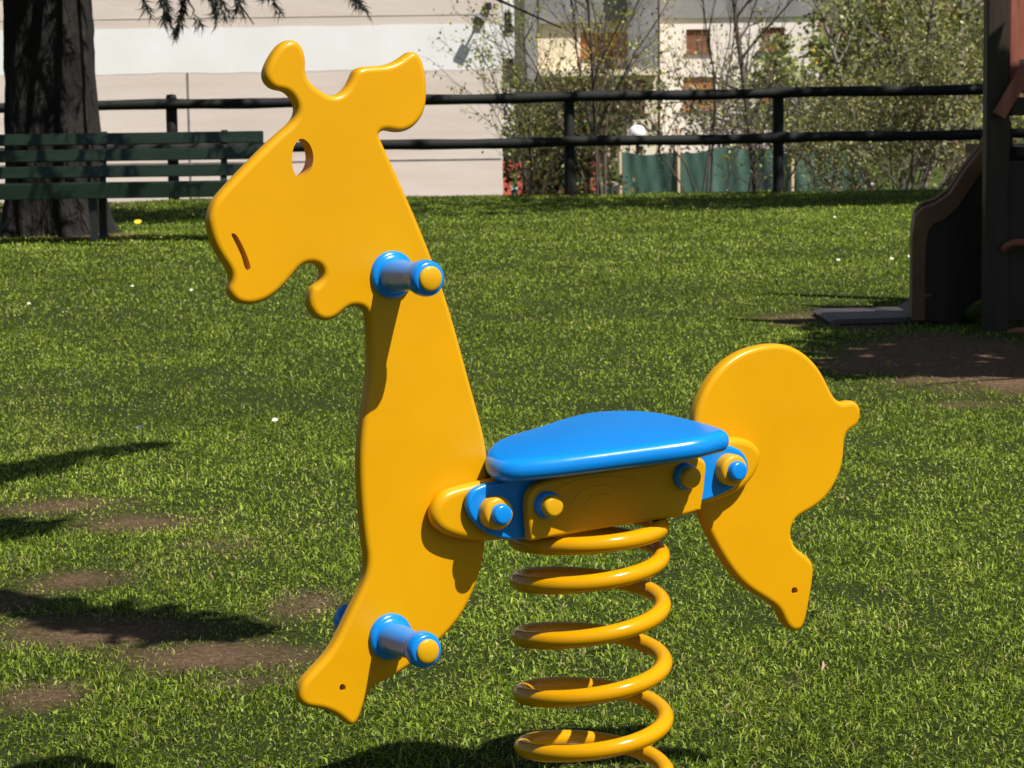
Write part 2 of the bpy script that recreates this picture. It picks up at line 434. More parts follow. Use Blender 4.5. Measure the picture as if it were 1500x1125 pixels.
REAR = [(1005, 640), (1007, 607), (1013, 586), (1025, 560), (1047, 531), (1078, 510), (1111, 501), (1143, 501), (1168, 510), (1189, 525), (1205, 545), (1217, 570), (1224, 582), (1231, 586),
        (1246, 584), (1258, 590), (1263, 602), (1261, 617), (1254, 627), (1244, 632), (1239, 644), (1238, 668), (1233, 692), (1221, 717), (1205, 737), (1181, 752), (1168, 760),
        (1161, 774), (1161, 789), (1168, 803), (1180, 812), (1190, 821), (1194, 832), (1191, 860), (1184, 900), (1179, 917), (1172, 925), (1162, 925), (1150, 919), (1139, 905),
        (1130, 889), (1098, 868), (1074, 848), (1049, 815), (1029, 778), (1014, 742), (1007, 700)]
def to_plane(P, ly): return np.array([on_ly(x, y, ly)[[0, 2]] for x, y in P])
SHIFT = (-12.5, -4.5)
def ell(cx, cy, rx, ry, n=20): return [(cx + rx * math.cos(2 * math.pi * i / n), cy + ry * math.sin(2 * math.pi * i / n)) for i in range(n)]

rider = empty('spring_rider', BASE, YAW)
tag(rider, 'yellow giraffe shaped spring rider with blue seat, handles and footrests on a coil spring', 'spring rider')

eye = spline([(441, 203), (452, 209), (459, 228), (456, 246), (447, 257), (437, 260), (430, 250), (428, 232), (431, 214)], 4)
mouth = spline([(339, 342), (345, 343), (354, 357), (362, 375), (367, 393), (364, 396), (360, 394), (354, 376), (347, 360)], 4)
fo = to_plane(front_edge(spline(FRONT, 4), SHIFT), -TP / 2)
me = plate_mesh(fo, TP, .0068, [to_plane(eye, -TP / 2), to_plane(mouth, -TP / 2), to_plane(ell(502, 1007, 4.6, 5), -TP / 2)])
link('front_panel', soften(me), M_YEL, rider)
ro = to_plane(front_edge(spline(REAR, 4), SHIFT), -TP / 2)
me = plate_mesh(ro, TP, .0068, [to_plane(ell(1164, 865, 4.6, 5), -TP / 2)])
link('rear_panel', soften(me), M_YEL, rider)

def shift_y(me, dy):
    for v in me.vertices: v.co.y += dy
    return me
def mirror_y(me):
    bm = bmesh.new(); bm.from_mesh(me)
    for v in bm.verts: v.co.y = -v.co.y
    bmesh.ops.reverse_faces(bm, faces=bm.faces); m2 = bpy.data.meshes.new(me.name); bm.to_mesh(m2); bm.free(); return m2

# long rounded beam on each side of the body
PILL = [(623, 748), (630, 728), (648, 713), (675, 706), (703, 699), (860, 672), (1040, 641), (1074, 637), (1098, 643), (1114, 655), (1118, 668), (1112, 691), (1094, 715), (1062, 731), (1020, 744), (860, 772),
        (724, 795), (678, 791), (643, 780), (628, 766)]
T1 = .021; y1 = -TP / 2 - T1 - .001
po = to_plane(front_edge(spline(PILL, 4), SHIFT), y1)
bm_beam = soften(plate_mesh(po, T1, .0095)); shift_y(bm_beam, -TP / 2 - T1 / 2 - .001)
for m_ in (bm_beam, mirror_y(bm_beam)): link('side_beam', m_, M_YEL, rider)
# blue plate outside the beam
BPL = [(685, 741), (690, 722), (707, 711), (731, 706), (860, 684), (1030, 654), (1062, 652), (1085, 659), (1096, 674), (1097, 690), (1088, 706), (1062, 723), (1030, 735), (900, 762), (767, 791), (728, 787), (705, 774), (690, 757)]
T2 = .011; y2 = y1 - T2 - .001
bo = to_plane(spline(BPL, 4), y2)
bm_bp = soften(plate_mesh(bo, T2, .004)); shift_y(bm_bp, y2 + T2 / 2)
for m_ in (bm_bp, mirror_y(bm_bp)): link('bracket_plate', m_, M_BLUE, rider)
# orange-yellow centre board
CB = [(779, 793), (775, 760), (776, 728), (786, 712), (810, 702), (885, 690), (980, 676), (1022, 670), (1034, 676), (1034, 705), (1028, 748), (1000, 756), (900, 772)]
T3 = .018; y3 = y2 - T3 - .001
co_ = to_plane(spline(CB, 4, (0, 10)), y3)
bm_cb = soften(plate_mesh(co_, T3, .005)); shift_y(bm_cb, y3 + T3 / 2)
for k, m_ in enumerate((bm_cb, mirror_y(bm_cb))):
    cbo = link('center_board', m_, M_YEL, rider)
    mb = MB()                                    # faint raised emblem of two arcs
    for pts in ([(838, 742), (850, 722), (874, 712), (900, 716), (918, 730)], [(856, 745), (864, 731), (880, 725), (896, 729)], [(812, 722), (835, 708), (868, 700), (905, 700), (938, 706)]):
        q = np.array([on_ly(x_, y_, y3) for x_, y_ in pts]); u_ = np.linspace(0, len(q) - 1, 24); cf = [np.polyfit(np.arange(len(q)), q[:, c_], min(3, len(q) - 1)) for c_ in (0, 2)]
        q = np.stack([np.polyval(cf[0], u_), np.full(24, (y3 + .0009) * (1 if k == 0 else -1)), np.polyval(cf[1], u_)], 1)
        mb.tube(q, .0016, 6)
    mb.build('emblem', M_YEL, cbo)

def rounded(r, l0, l1, e, n=5):
    """profile of a cylinder from l0 to l1 with a rounded outer edge"""
    out = [(r, l0)]
    for i in range(n + 1):
        a = i / n * math.pi / 2
        out.append((r - e + e * math.cos(a), l1 - e + e * math.sin(a)))
    return out + [(0, l1)]
def dome(r, l0, l1, n=6):
    out = [(r, l0)]
    for i in range(n + 1):
        a = i / n * math.pi / 2; out.append((r * math.cos(a), l0 + .3 * (l1 - l0) + (l1 - l0) * .7 * math.sin(a)))
    return out
def bolt(px, py, yface, s, mbase, mcap, rb=.0198, rc=.0126, lb=.017, lc=.010):
    p = on_ly(px, py, yface); o = np.array([p[0], s * yface, p[2]]) if s > 0 else np.array([p[0], -yface, p[2]])
    ax = (0, -1, 0) if s > 0 else (0, 1, 0)
    b_ = MB().lathe([(rb, -.002)] + rounded(rb, .002, lb, .0055), o, ax).build('bolt', mbase, rider)
    MB().lathe([(rc, lb - .003)] + rounded(rc, lb - .003, lb + lc, .005), o, ax).build('bolt_cap', mcap, b_)
for s in (1, -1):
    bolt(722, 750, y2, s, M_YCAP, M_BLUE); bolt(1066, 687, y2, s, M_YCAP, M_BLUE)
    bolt(800, 739, y3, s, M_BLUE, M_YCAP, lb=.011, rb=.0168, rc=.0132); bolt(1002, 697, y3, s, M_BLUE, M_YCAP, lb=.011, rb=.0168, rc=.0132)

def grip(name, px, py, s):
    p = on_ly(px, py, -TP / 2); o = np.array([p[0], -s * TP / 2, p[2]]); ax = (0, -s, 0)
    L_ = .112
    prof = [(.0275, -.001), (.0275, .004), (.0262, .0068), (.0235, .0082), (.0205, .0092), (.0195, .012), (.0185, .022), (.0172, .045), (.0163, .070), (.0163, .078), (.0172, .082),
            (.0195, .0855), (.0208, .0905), (.0210, .097), (.0204, .1035), (.0188, .1075), (.0160, .1095), (0, .1095)]
    prof = [(r_q, h_q * .86) for r_q, h_q in prof]
    h_ = MB().lathe(prof, o, ax, 40).build(name, M_BLUE, rider)
    MB().lathe([(.0142, .0930)] + dome(.0142, .0940, .0992), o, ax, 32).build('end_cap', M_YCAP, h_)
for s in (1, -1):
    grip('handle', 574, 402, s); grip('footrest', 571, 932, s)

# seat
near = [(707, 679), (716, 690), (740, 693), (780, 690), (850, 682), (920, 672), (1000, 662), (1040, 655), (1058, 648)]
farp = [(1073, 634), (1055, 625), (1026, 618), (996, 611), (972, 605.5), (938, 602.5), (902, 602.5), (863, 605), (827, 613), (792, 625), (756, 636), (722, 645)]
ZS = .484; TS = .027
so = [on_seat(x_, y_, ZS - TS / 2)[:2] for x_, y_ in near] + [on_seat(x_, y_, ZS - .003)[:2] for x_, y_ in farp]
so = np.array(so)
sol = spline(so, 5)
for _ in range(14): sol = (np.roll(sol, 1, 0) + 2 * sol + np.roll(sol, -1, 0)) / 4
me = plate_mesh(sol, TS, .0125)
for v in me.vertices:
    x_, t_, y_ = v.co.x, v.co.y, v.co.z
    v.co = (x_, y_, ZS - TS / 2 - t_ + KS * x_ + K2 * y_)
bm = bmesh.new(); bm.from_mesh(me); bmesh.ops.recalc_face_normals(bm, faces=bm.faces)
for f in bm.faces: f.smooth = True
for e in bm.edges:
    if len(e.link_faces) == 2:
        fa, fb = [abs(f.normal.z) > .9975 for f in e.link_faces]; e.smooth = fa == fb
bm.to_mesh(me); bm.free()
link('seat', me, M_BLUE, rider)
print('SEAT', np.round(so, 3).tolist())

# coil spring: starts flat on the ground, right-handed, tilts with the rider
zl = [loc(CAM + ray(756, y_) * (BASE[1] / ray(756, y_)[1]))[2] for y_ in (1095, 1017, 933, 850, 797)]
kn = np.array([-1.2, -.25, 0, 1, 2, 3, 4, 5, 5.25, 5.7]); kz = np.array([.0105, .0105, .0125] + zl + [zl[-1] + .009, zl[-1] + .011])
kz[3:] += .003; kz[7:] += .006
RW = .0108; RC = .0895
tt = np.linspace(-1.2, 5.62, 420)
zz = np.interp(tt, kn, kz)
zz = np.convolve(np.pad(zz, 10, mode='edge'), np.ones(21) / 21, 'valid')
phi = tt * 2 * math.pi
W = np.stack([-RC * np.cos(phi), -RC * np.sin(phi), zz], 1)       # world axes
top = np.clip(zz / .36, 0, 1)
rot = np.array([[math.cos(-YAW), -math.sin(-YAW)], [math.sin(-YAW), math.cos(-YAW)]])
Lc = W.copy(); Lc[:, :2] = W[:, :2] @ rot.T
Lc[:, 2] += top ** .5 * (K1 * Lc[:, 0] + K2 * Lc[:, 1]); Lc[:, 0] -= zz * K1 * .6
MB().tube(Lc, RW, 14).build('spring', M_SPR, rider)
mb = MB(); zt = zl[-1] + RW + .017
mb.box((-.004, 0, zt), (.12, .06, .008), Matrix.Rotation(-math.atan(K1), 3, 'Y'), .002)
mb.build('top_plate', M_BLACK, rider)
mb = MB(); mb.lathe([(0, .004), (.118, .004), (.118, -.01)], (0, 0, 0), (0, 0, 1), 40, False)
for a_ in (.6, 2.7, 4.8): mb.box((.098 * math.cos(a_), .098 * math.sin(a_), .013), (.03, .022, .018), Matrix.Rotation(a_, 3, 'Z'), .003)
mb.build('base_plate', M_STEEL, rider)
# packing blocks that carry the seat and tie the two sides together
for x_ in (-.085, .085): MB().box((x_, 0, .412 + K1 * x_), (.05, .062, .085), None, .003).build('spacer_block', M_BLACK, rider)

# ------------------------------------------------------------------ trees
def tubes_mesh(branches, sides=6):
    mb = MB()
    for pts, rad, lev in branches: mb.tube(pts, rad, max(3, sides - lev), cap=(lev == 0))
    return mb
def grow(rng, base, d, L, r, lev, maxlev, out, nch, ang, lenf, up=.15, wob=.25, start=.25):
    k = 7 if lev == 0 else 5
    p = np.array(base, float); d = np.array(d, float) / np.linalg.norm(d); pts = [p.copy()]; ds = [d.copy()]
    for i in range(k):
        d = d + rng.normal(0, wob, 3) * .45 + np.array([0, 0, up]) * (.6 if lev else .2); d /= np.linalg.norm(d)
        p = p + d * L / k; pts.append(p.copy()); ds.append(d.copy())
    rad = np.linspace(r, r * (.35 if lev < maxlev else .15), k + 1)
    out.append((np.array(pts), rad, lev))
    if lev == maxlev: return
    for j in range(nch[lev]):
        f = start + (1 - start) * (j + rng.uniform(0, 1)) / nch[lev]; q = min(f * k, k - 1e-6); i = int(q); w_ = q - i
        pp = pts[i] * (1 - w_) + pts[i + 1] * w_; dd = ds[i]
        a = rng.normal(0, 1, 3); a -= dd * (a @ dd); a /= np.linalg.norm(a)
        th = math.radians(ang[lev]) * rng.uniform(.7, 1.25)
        nd = dd * math.cos(th) + a * math.sin(th)
        grow(rng, pp, nd, L * lenf[lev] * rng.uniform(.7, 1.25) * (1.15 - .6 * f), max(r * .5 * (1.05 - .5 * f), .0022), lev + 1, maxlev, out, nch, ang, lenf, up, wob, .15)
def leaf_cards(rng, P, size, cols, spread=.05, elong=1.7):
    n = len(P); P = P + rng.normal(0, spread, (n, 3))
    a = rng.normal(0, 1, (n, 3)); a /= np.linalg.norm(a, axis=1)[:, None]
    b_ = rng.normal(0, 1, (n, 3)); b_ -= a * np.sum(a * b_, 1)[:, None]; b_ /= np.linalg.norm(b_, axis=1)[:, None]
    s_ = size * rng.uniform(.6, 1.35, n)[:, None]
    V = np.stack([P - a * s_ * .5 * elong, P + b_ * s_ * .5, P + a * s_ * .5 * elong, P - b_ * s_ * .5], 1)
    ci = rng.integers(0, len(cols), n); C = np.array(cols)[ci] * rng.uniform(.65, 1.35, n)[:, None]
    C = np.repeat(C[:, None, :], 4, 1)
    return V.reshape(-1, 3), np.arange(4 * n), np.full(n, 4), C.reshape(-1, 3)
def on_branches(rng, br, n, minlev):
    B_ = [b for b in br if b[2] >= minlev]; Ls = np.array([np.linalg.norm(b[0][-1] - b[0][0]) for b in B_]); pr = Ls / Ls.sum()
    ch = rng.choice(len(B_), n, p=pr); P = np.zeros((n, 3))
    for i, c in enumerate(ch):
        pts = B_[c][0]; q = rng.uniform(.2, 1) * (len(pts) - 1) - 1e-6; j = int(q); P[i] = pts[j] * (1 - (q - j)) + pts[j + 1] * (q - j)
    return P
def shrub(name, label, cat, base, stems, nleaf, size, cols, seed, bark=M_TWIG, group=None, spread=.06, minlev=1, nch=(9, 5), ang=(38, 42), lenf=(.45, .5), up=.1, wob=.25, maxlev=2, sides=6):
    """stems: (dx, dz, r, lean_y)"""
    r_ = np.random.default_rng(seed); br = []
    base = np.array(base, float)
    for dx, dz, rr, dy in stems:
        v = np.array([dx, dy, dz]); off = np.array([r_.uniform(-.08, .08), r_.uniform(-.08, .08), 0])
        grow(r_, base + off, v, np.linalg.norm(v), rr, 0, maxlev, br, nch, ang, lenf, up, wob)
    t = empty(name, base); tag(t, label, cat, group)
    br = [(p - base, r, l) for p, r, l in br]
    tubes_mesh(br, sides).build('trunk', bark, t)
    if nleaf:
        P = on_branches(r_, br, nleaf, minlev); np_mesh('crown', *leaf_cards(r_, P, size, cols, spread)[:3], M_LEAF, t, col=leaf_cards(np.random.default_rng(seed), P, size, cols, spread)[3])
    return t

# edge of the long tree shadow across the back of the lawn
E0 = ground(0, 339); E1 = ground(1440, 299)
def in_lit_lawn(p):
    """does foliage at p shade lawn that the photograph shows in sun?"""
    for zz_ in (0, 0.6):
        gx, gy = p[0] - SH[0] * (p[2] - zz_), p[1] - SH[1] * (p[2] - zz_)
        ye = E0[1] + (E1[1] - E0[1]) * (gx - E0[0]) / (E1[0] - E0[0])
        if 1.5 < gy < ye and abs(gx) < .235 * gy + .5: return True
    return False

def conifer(name, label, x, y, H, R, z0, seed, trunk_r, dense=26, extra=(), filt=True, group=None, hw0=.011, fill=()):
    r_ = np.random.default_rng(seed); t = empty(name, (x, y, 0)); tag(t, label, 'tree', group)
    # trunk with ridged bark and root flare
    n = 64; zs = np.concatenate([np.linspace(-.1, 3.2, 60), np.linspace(3.4, H, 14)]); vs = []
    for z in zs:
        rr = trunk_r * (1 - .85 * max(z, 0) / H) * (1 + .22 * math.exp(-max(z + .02, 0) / .16))
        th = np.arange(n) * 2 * np.pi / n
        rid = fbm(th * 4.5 + 3, np.full(n, z * 1.6), seed, 3) - .5; fin = fbm(th * 14, np.full(n, z * 5.0), seed + 5, 2) - .5
        lob = .16 * np.sin(5 * th + .7) * math.exp(-max(z, 0) / .2)
        q = rr * (1 + .14 * rid + .10 * fin + lob)
        # close the seam
        q[-3:] = q[-3:] * np.array([.75, .5, .25]) + q[0] * np.array([.25, .5, .75])
        vs += [(q[k] * math.cos(th[k]), q[k] * math.sin(th[k]), z) for k in range(n)]
    fs = [(i * n + k, i * n + (k + 1) % n, (i + 1) * n + (k + 1) % n, (i + 1) * n + k) for i in range(len(zs) - 1) for k in range(n)]
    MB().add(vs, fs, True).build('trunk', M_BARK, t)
    br = []; tips = []; O = np.array([x, y, 0.0])
    z = z0
    while z < H - .4:
        for k in range(5):
            a = r_.uniform(0, 2 * math.pi); Lb = R * (1 - ((z - z0) / (H - z0)) ** 1.1) * r_.uniform(.75, 1.1) + .3
            p = np.array([0, 0, z + r_.uniform(-.15, .15)]); pts = [p]; d = np.array([math.cos(a), math.sin(a), .12])
            for i in range(7):
                d = d + np.array([r_.normal(0, .06), r_.normal(0, .06), -.075]); p = p + d / np.linalg.norm(d) * Lb / 7; pts.append(p)
            br.append((np.array(pts), np.linspace(.055 * Lb / R + .008, .006, 8), 1)); tips.append(np.array(pts))
        z += .42
    for q in extra: br.append((np.array(q) - O, np.linspace(.03, .006, len(q)), 1)); tips.append(np.array(q) - O)
    fill = [f for f in fill]; nex = len(extra)
    for f in fill[::11]:
        e_ = f - O; s_ = np.array([0, 0, e_[2] + .3]); br.insert(0, (np.array([s_, s_ * .5 + e_ * .5 + np.array([0, 0, .25]), e_]), np.array([.06, .04, .01]), 1))
    S = []; D = []
    for it_, pts in enumerate(tips):
        m = int(dense * np.linalg.norm(pts[-1] - pts[0]) / R) + 3
        for _ in range(m):
            q = r_.uniform(.22, 1) * 7 * (len(pts) - 1) / 7 - 1e-6; j = int(q); c = pts[j] * (1 - q + j) + pts[j + 1] * (q - j)
            tdir = pts[j + 1] - pts[j]; tdir = tdir / np.linalg.norm(tdir)
            side = np.cross(tdir, [0, 0, 1]) * r_.choice([-1, 1])
            dd = tdir * .5 + side * r_.uniform(.4, 1) + np.array([0, 0, -.45]); S.append(c); D.append((dd / np.linalg.norm(dd), it_ >= len(tips) - nex))
    for f in fill:
        d_ = r_.normal(0, 1, 3); d_[2] -= .5; S.append(f - O); D.append((d_ / np.linalg.norm(d_), False))
    V = []; C = []
    for c, (d, isx) in zip(S, D):
        LL = r_.uniform(.35, .75) * (.22 if isx else 1)
        pw = c + O
        if not isx and pw[2] < CAMH + .0495 * pw[1] + .75 and abs(pw[0]) < .24 * pw[1]: continue
        if not isx and filt and (in_lit_lawn(c + O) or in_lit_lawn(c + O + d * LL)): continue
        col = np.array([.022, .040, .018]) * r_.uniform(.6, 1.5) * (.5 if isx else 1)
        for _ in range(15):
            f = r_.uniform(0, 1); p = c + d * LL * f; nd = d * .8 + r_.normal(0, .42, 3); nd /= np.linalg.norm(nd)
            w_ = np.cross(nd, r_.normal(0, 1, 3)); w_ /= np.linalg.norm(w_); ln = r_.uniform(.09, .2) * (.55 if isx else hw0 / .011 if hw0 < .02 else 1.6); hw = .006 if isx else hw0
            V += [p - w_ * hw, p + w_ * hw, p + nd * ln]; C += [col] * 3
    kept = [b for ib, b in enumerate(br) if ib >= len(br) - nex or not (filt and any(in_lit_lawn(q + O) for q in b[0]))]
    tubes_mesh(kept, 6).build('branch', M_BARK, t)
    V = np.array(V); np_mesh('crown', V, np.arange(len(V)), np.full(len(V) // 3, 3), M_NEEDLE, t, col=np.array(C))
    return t

TX = at(80, 300, 18.7)
# low twigs that droop into the top of the picture
ex = []
for (xa, ya, xb, yb, dY) in [(300, -150, 262, 34, 17.2), (200, -160, 245, 20, 17.0), (150, -200, 215, 14, 17.5), (210, -190, 330, 10, 16.4), (230, -160, 318, 16, 16.8), (300, -170, 405, 8, 16.8), (150, -190, 285, 16, 17.8), (330, -140, 350, 6, 17.0), (400, -150, 530, 4, 17.2)]:
    a_ = at(xa, ya, dY); b_ = at(xb, yb, dY - .2); root = np.array([TX[0], TX[1], a_[2] + .6])
    ex.append([root, root * .5 + a_ * .5 + np.array([0, 0, .15]), a_, a_ * .4 + b_ * .6, b_])
rf_ = np.random.default_rng(5); FILL = []
for _ in range(1500):
    gx, gy, hz = rf_.uniform(-5.2, 5.6), rf_.uniform(17.5, 27.3), rf_.uniform(4.6, 7.2)
    if rf_.uniform(0, 1) < .4 * smooth(23.5, 25.5, gy): continue
    FILL.append(np.array([gx + SH[0] * hz, gy + SH[1] * hz, hz]))  # foliage placed up the sun's path to shade the back of the lawn
FILL = [f for f in FILL if not in_lit_lawn(f)]
conifer('conifer_tree', 'old conifer with thick dark furrowed trunk behind the green bench', TX[0], TX[1], 14, 5.0, 2.3, 3, .385, 80, ex, hw0=.03, fill=[f for f in FILL if f[0] < 2.2])
conifer('conifer_tree', 'wide spreading conifer, unseen beyond the right edge, crown shaped to shade the back lawn', 9.4, 18.6, 12, 9.4, 4.2, 4, .36, 90, hw0=.04, fill=[f for f in FILL if f[0] >= 2.2])  # unseen tree, its crown shaped to cast the lawn's back shade

# unseen broadleaf tree added at left; two low boughs shaped to shade the lawn
def in_view_ground(p):
    """shadow of foliage at p falls on lawn or rider inside the picture"""
    for zz_ in (0, .45, .9):
        gx, gy = p[0] - SH[0] * (p[2] - zz_), p[1] - SH[1] * (p[2] - zz_)
        if 1.5 < gy < 30 and abs(gx) < .225 * gy + .12: return True
    return False
r_ = np.random.default_rng(77); TB = np.array([-3.6, 2.0, 0.0])
br = []
grow(r_, TB, (-.05, -.05, 1), 4.6, .13, 0, 2, br, (16, 7), (60, 45), (.42, .5), .1, .2, .38)
br = [b for b in br if not any(in_view_ground(q) for q in b[0])]
P = on_branches(r_, br, 5200, 1)
shade = []
def shade_patch(px0, py0, px1, py1, wpx, n, hgt):
    """foliage along a bough whose shadow lies along a stroke on the lawn"""
    G0 = ground(px0, py0); G1 = ground(px1, py1); out = []; wy = abs(ground(px0, py0 + wpx)[1] - G0[1])
    for i in range(n):
        f = r_.uniform(0, 1); g0 = G0 * (1 - f) + G1 * f
        prof = .35 + .65 * math.sin(math.pi * f)
        gx = g0[0] + r_.normal(0, .025); gy = g0[1] + r_.normal(0, .5) * wy * prof; hz = hgt + r_.normal(0, .06)
        out.append((gx + SH[0] * hz, gy + SH[1] * hz, hz))
    return np.array(out)
strokes = [[(-60, 872, 170, 912, 11, 320, 2.2), (140, 908, 330, 924, 18, 620, 2.2)], [(-250, 740, 60, 690, 24, 1000, 2.5), (20, 690, 230, 648, 12, 420, 2.5), (-200, 790, 60, 775, 20, 700, 2.5)]]
for st in strokes:
    Q_ = np.concatenate([shade_patch(*a) for a in st]); shade.append(Q_)
    tip = Q_[np.argmax(Q_[:, 0])]; near_ = Q_[np.argmin(Q_[:, 0])]; stem = TB + np.array([.02, .05, 1.9])
    br.append((np.array([stem, stem * .5 + near_ * .5 + np.array([0, 0, .12]), near_, near_ * .5 + tip * .5 + np.array([0, .02, .03]), tip]), np.array([.035, .028, .02, .012, .005]), 1))
P = np.array([p for p in P if not in_view_ground(p)])
P = np.concatenate([P] + shade)
t = empty('broadleaf_tree', TB); tag(t, 'low unseen broadleaf tree added at the left, boughs shaped to shade the lawn', 'tree')
tubes_mesh([(p - TB, r, l) for p, r, l in br], 7).build('trunk', M_BARK, t)
c_ = leaf_cards(r_, P - TB, .045, [(.05, .10, .02), (.07, .13, .03)], .02); np_mesh('crown', c_[0], c_[1], c_[2], M_LEAF, t, col=c_[3])

# unseen small tree added at right to shade the slide and nearby bark
r_ = np.random.default_rng(78); TB = np.array([4.3, 7.4, 0.0]); br = []
grow(r_, TB, (-.1, 0, 1), 3.6, .09, 0, 2, br, (18, 8), (62, 45), (.5, .5), .05, .2, .4)
def slide_shade(p):
    gx, gy = p[0] - SH[0] * p[2], p[1] - SH[1] * p[2]
    ax_ = ground(1190 if gy > 9 else 1190 + (9 - gy) * 130, 500)[0]
    hz = p[2] - (9.15 - p[1]) / -SH[1] if p[1] < 9.15 else -1      # height where the ray meets the boarding
    bx_ = p[0] - SH[0] * (p[2] - hz)
    if 1.8 < bx_ < 3.4 and hz > .9: return False
    return 7.68 < gy < 10.9 and gx > .128 * gy and gx < 6
br = [b for b in br if b[2] == 0 or not any(in_lit_lawn(q) and not slide_shade(q) for q in b[0])]
P = on_branches(r_, br, 5200, 1)
ex_ = []
for _ in range(5600):
    gx, gy, hz = r_.uniform(1.0, 2.9), r_.uniform(7.5, 10.6), r_.uniform(1.9, 3.4); ex_.append((gx + SH[0] * hz, gy + SH[1] * hz, hz))
P = np.array([p for p in np.concatenate([P, np.array(ex_)]) if slide_shade(p) or not in_lit_lawn(p)])
P = P[P[:, 0] > .235 * P[:, 1] + .25]
t = empty('broadleaf_tree', TB); tag(t, 'small dense unseen tree added at the right to shade the slide', 'tree')
for a_ in range(9):
    tip = np.array([r_.uniform(2.6, 4.2), r_.uniform(5.6, 8.6), r_.uniform(2.2, 3.2)]); st_ = TB + np.array([-.15, 0, 1.7])
    br.append((np.array([st_, st_ * .5 + tip * .5 + np.array([0, 0, .15]), tip]), np.array([.03, .02, .006]), 1))
tubes_mesh([(p - TB, r, l) for p, r, l in br], 7).build('trunk', M_BARK, t)
c_ = leaf_cards(r_, P - TB, .10, [(.05, .10, .02), (.07, .13, .03)], .04); np_mesh('crown', c_[0], c_[1], c_[2], M_LEAF, t, col=c_[3])

# ------------------------------------------------------------------ rail fence
FD = 25.9
fence = empty('rail_fence', (0, FD, 0)); tag(fence, 'dark wooden post and two rail fence along the back of the lawn', 'fence')
FO = np.array([0, FD, 0.0])
for px in (-35, 255, 545, 835, 1140, 1448, 1760):
    p = at(px, 285, FD); ztop = at(px, 138 + (835 - px) * .004, FD)[2]
    m_ = MB(); r_ = .062
    m_.lathe([(r_, -.3), (r_ * .98, .3), (r_, ztop - .03), (r_ * .8, ztop + .012), (0, ztop + .02)], (p[0], 0, 0), (0, 0, 1), 14)
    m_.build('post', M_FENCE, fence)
def rail(ya, yb):
    a_ = at(-200, ya + .0078 * 200, FD) - FO; b_ = at(1900, yb, FD) - FO
    pts = [a_ + (b_ - a_) * f + np.array([0, -.085, .006 * math.sin(f * 40)]) for f in np.linspace(0, 1, 60)]
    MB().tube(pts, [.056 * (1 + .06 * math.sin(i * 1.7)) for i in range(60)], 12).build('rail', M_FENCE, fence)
rail(160, 122); rail(225, 188)

# ------------------------------------------------------------------ bench
BD = 17.6
b0 = at(-75, 300, BD); b1 = at(385, 300, BD)
bench = empty('park_bench', ((b0[0] + b1[0]) / 2, BD, 0)); tag(bench, 'dark green slatted park bench standing in front of the conifer trunk', 'bench')
BL = b1[0] - b0[0]
def zz_at(y, Y): return at(300, y, Y)[2]
for yt, yb, off in ((193, 210, .16), (217, 234, .11), (241, 258, .06)):
    z1, z0 = zz_at(yt, BD + off), zz_at(yb, BD + off)
    MB().box((0, off, (z0 + z1) / 2), (BL, .03, z1 - z0), Matrix.Rotation(-.2, 3, 'X'), .004).build('back_slat', M_BENCH, bench)
zs_ = zz_at(268, BD - .3)
for k in range(4):
    MB().box((0, -.36 + k * .115, zs_ - .012 * k), (BL, .095, .035), None, .004).build('seat_slat', M_BENCH, bench)
MB().box((0, -.40, zs_ - .045), (BL, .03, .11), None, .004).build('front_rail', M_BENCH, bench)
for px in (-30, 148, 326):
    xl = at(px, 260, BD)[0] - bench.location.x; m_ = MB()
    m_.bar((xl, .03, 0.02), (xl, .05, zs_), .055, .05); m_.bar((xl, .05, zs_ - .02), (xl, .205, zz_at(192, BD + .16)), .045, .04)
    m_.bar((xl, -.36, 0.0), (xl, -.34, zs_ - .03), .05, .05); m_.bar((xl, -.37, zs_ - .035), (xl, .07, zs_ - .05), .045, .04); m_.bar((xl, -.36, .015), (xl, .14, .015), .05, .03)
    m_.build('leg', M_IRON, bench)

# ------------------------------------------------------------------ play tower and slide
M_REDW = varied('red_brown_stained_wood', (.20, .052, .030), (.36, .120, .075), 5.0, .6, .2, .004, 5, vec=(6, 6, .6))
M_DKW = varied('dark_green_stained_wood', (.016, .008, .0035), (.032, .018, .008), 5.0, .6, .3, .004, 5, vec=(5, 5, .5))
M_SLIDE = varied('worn_steel_chute', (.062, .050, .048), (.10, .082, .08), 8.0, .45, metal=.25)
M_BRD = varied('brown_edge_board', (.13, .050, .018), (.20, .085, .030), 8.0, .5)
M_GRIP = plastic('red_hold_plastic', (.28, .085, .055), .5)
PD = 9.15
tow = empty('play_tower', (at(1456, 500, PD)[0], PD, 0)); tag(tow, 'dark wooden play tower with red brown boards at the right edge', 'play tower')
tx = tow.location.x
for dx, dy in ((0, 0), (1.5, -.02), (.31, 1.45), (1.8, 1.4)):
    m_ = MB(); m_.box((dx, dy, .84), (.088, .088, 1.72), None, .008); m_.build('post', M_DKW, tow)
for k in range(11):                               # boarding of the side that faces the camera
    xx = .115 + k * .127
    m_ = MB(); z1 = 1.64; z0 = .95 if k > 0 else .93
    m_.box((xx, .03, (z0 + z1) / 2), (.120, .022, z1 - z0), None, .004); m_.build('wall_board', M_REDW, tow)
m_ = MB(); m_.box((.75, .02, .36), (1.41, .03, .62), None, .004); m_.box((.75, -.03, .88), (1.41, .05, .07), None, .004); m_.build('lower_panel', M_DKW, tow)
m_ = MB(); m_.box((.9, .74, .70), (1.5, 1.3, .04)); m_.build('deck', M_DKW, tow)
m_ = MB(); bq = [at(px, py, PD - .09) - np.array([tx, PD, 0]) for px, py in ((1463, 170), (1520, 72))]
m_.bar(bq[0], bq[1], .03, .05, .004); m_.build('brace', M_REDW, tow)
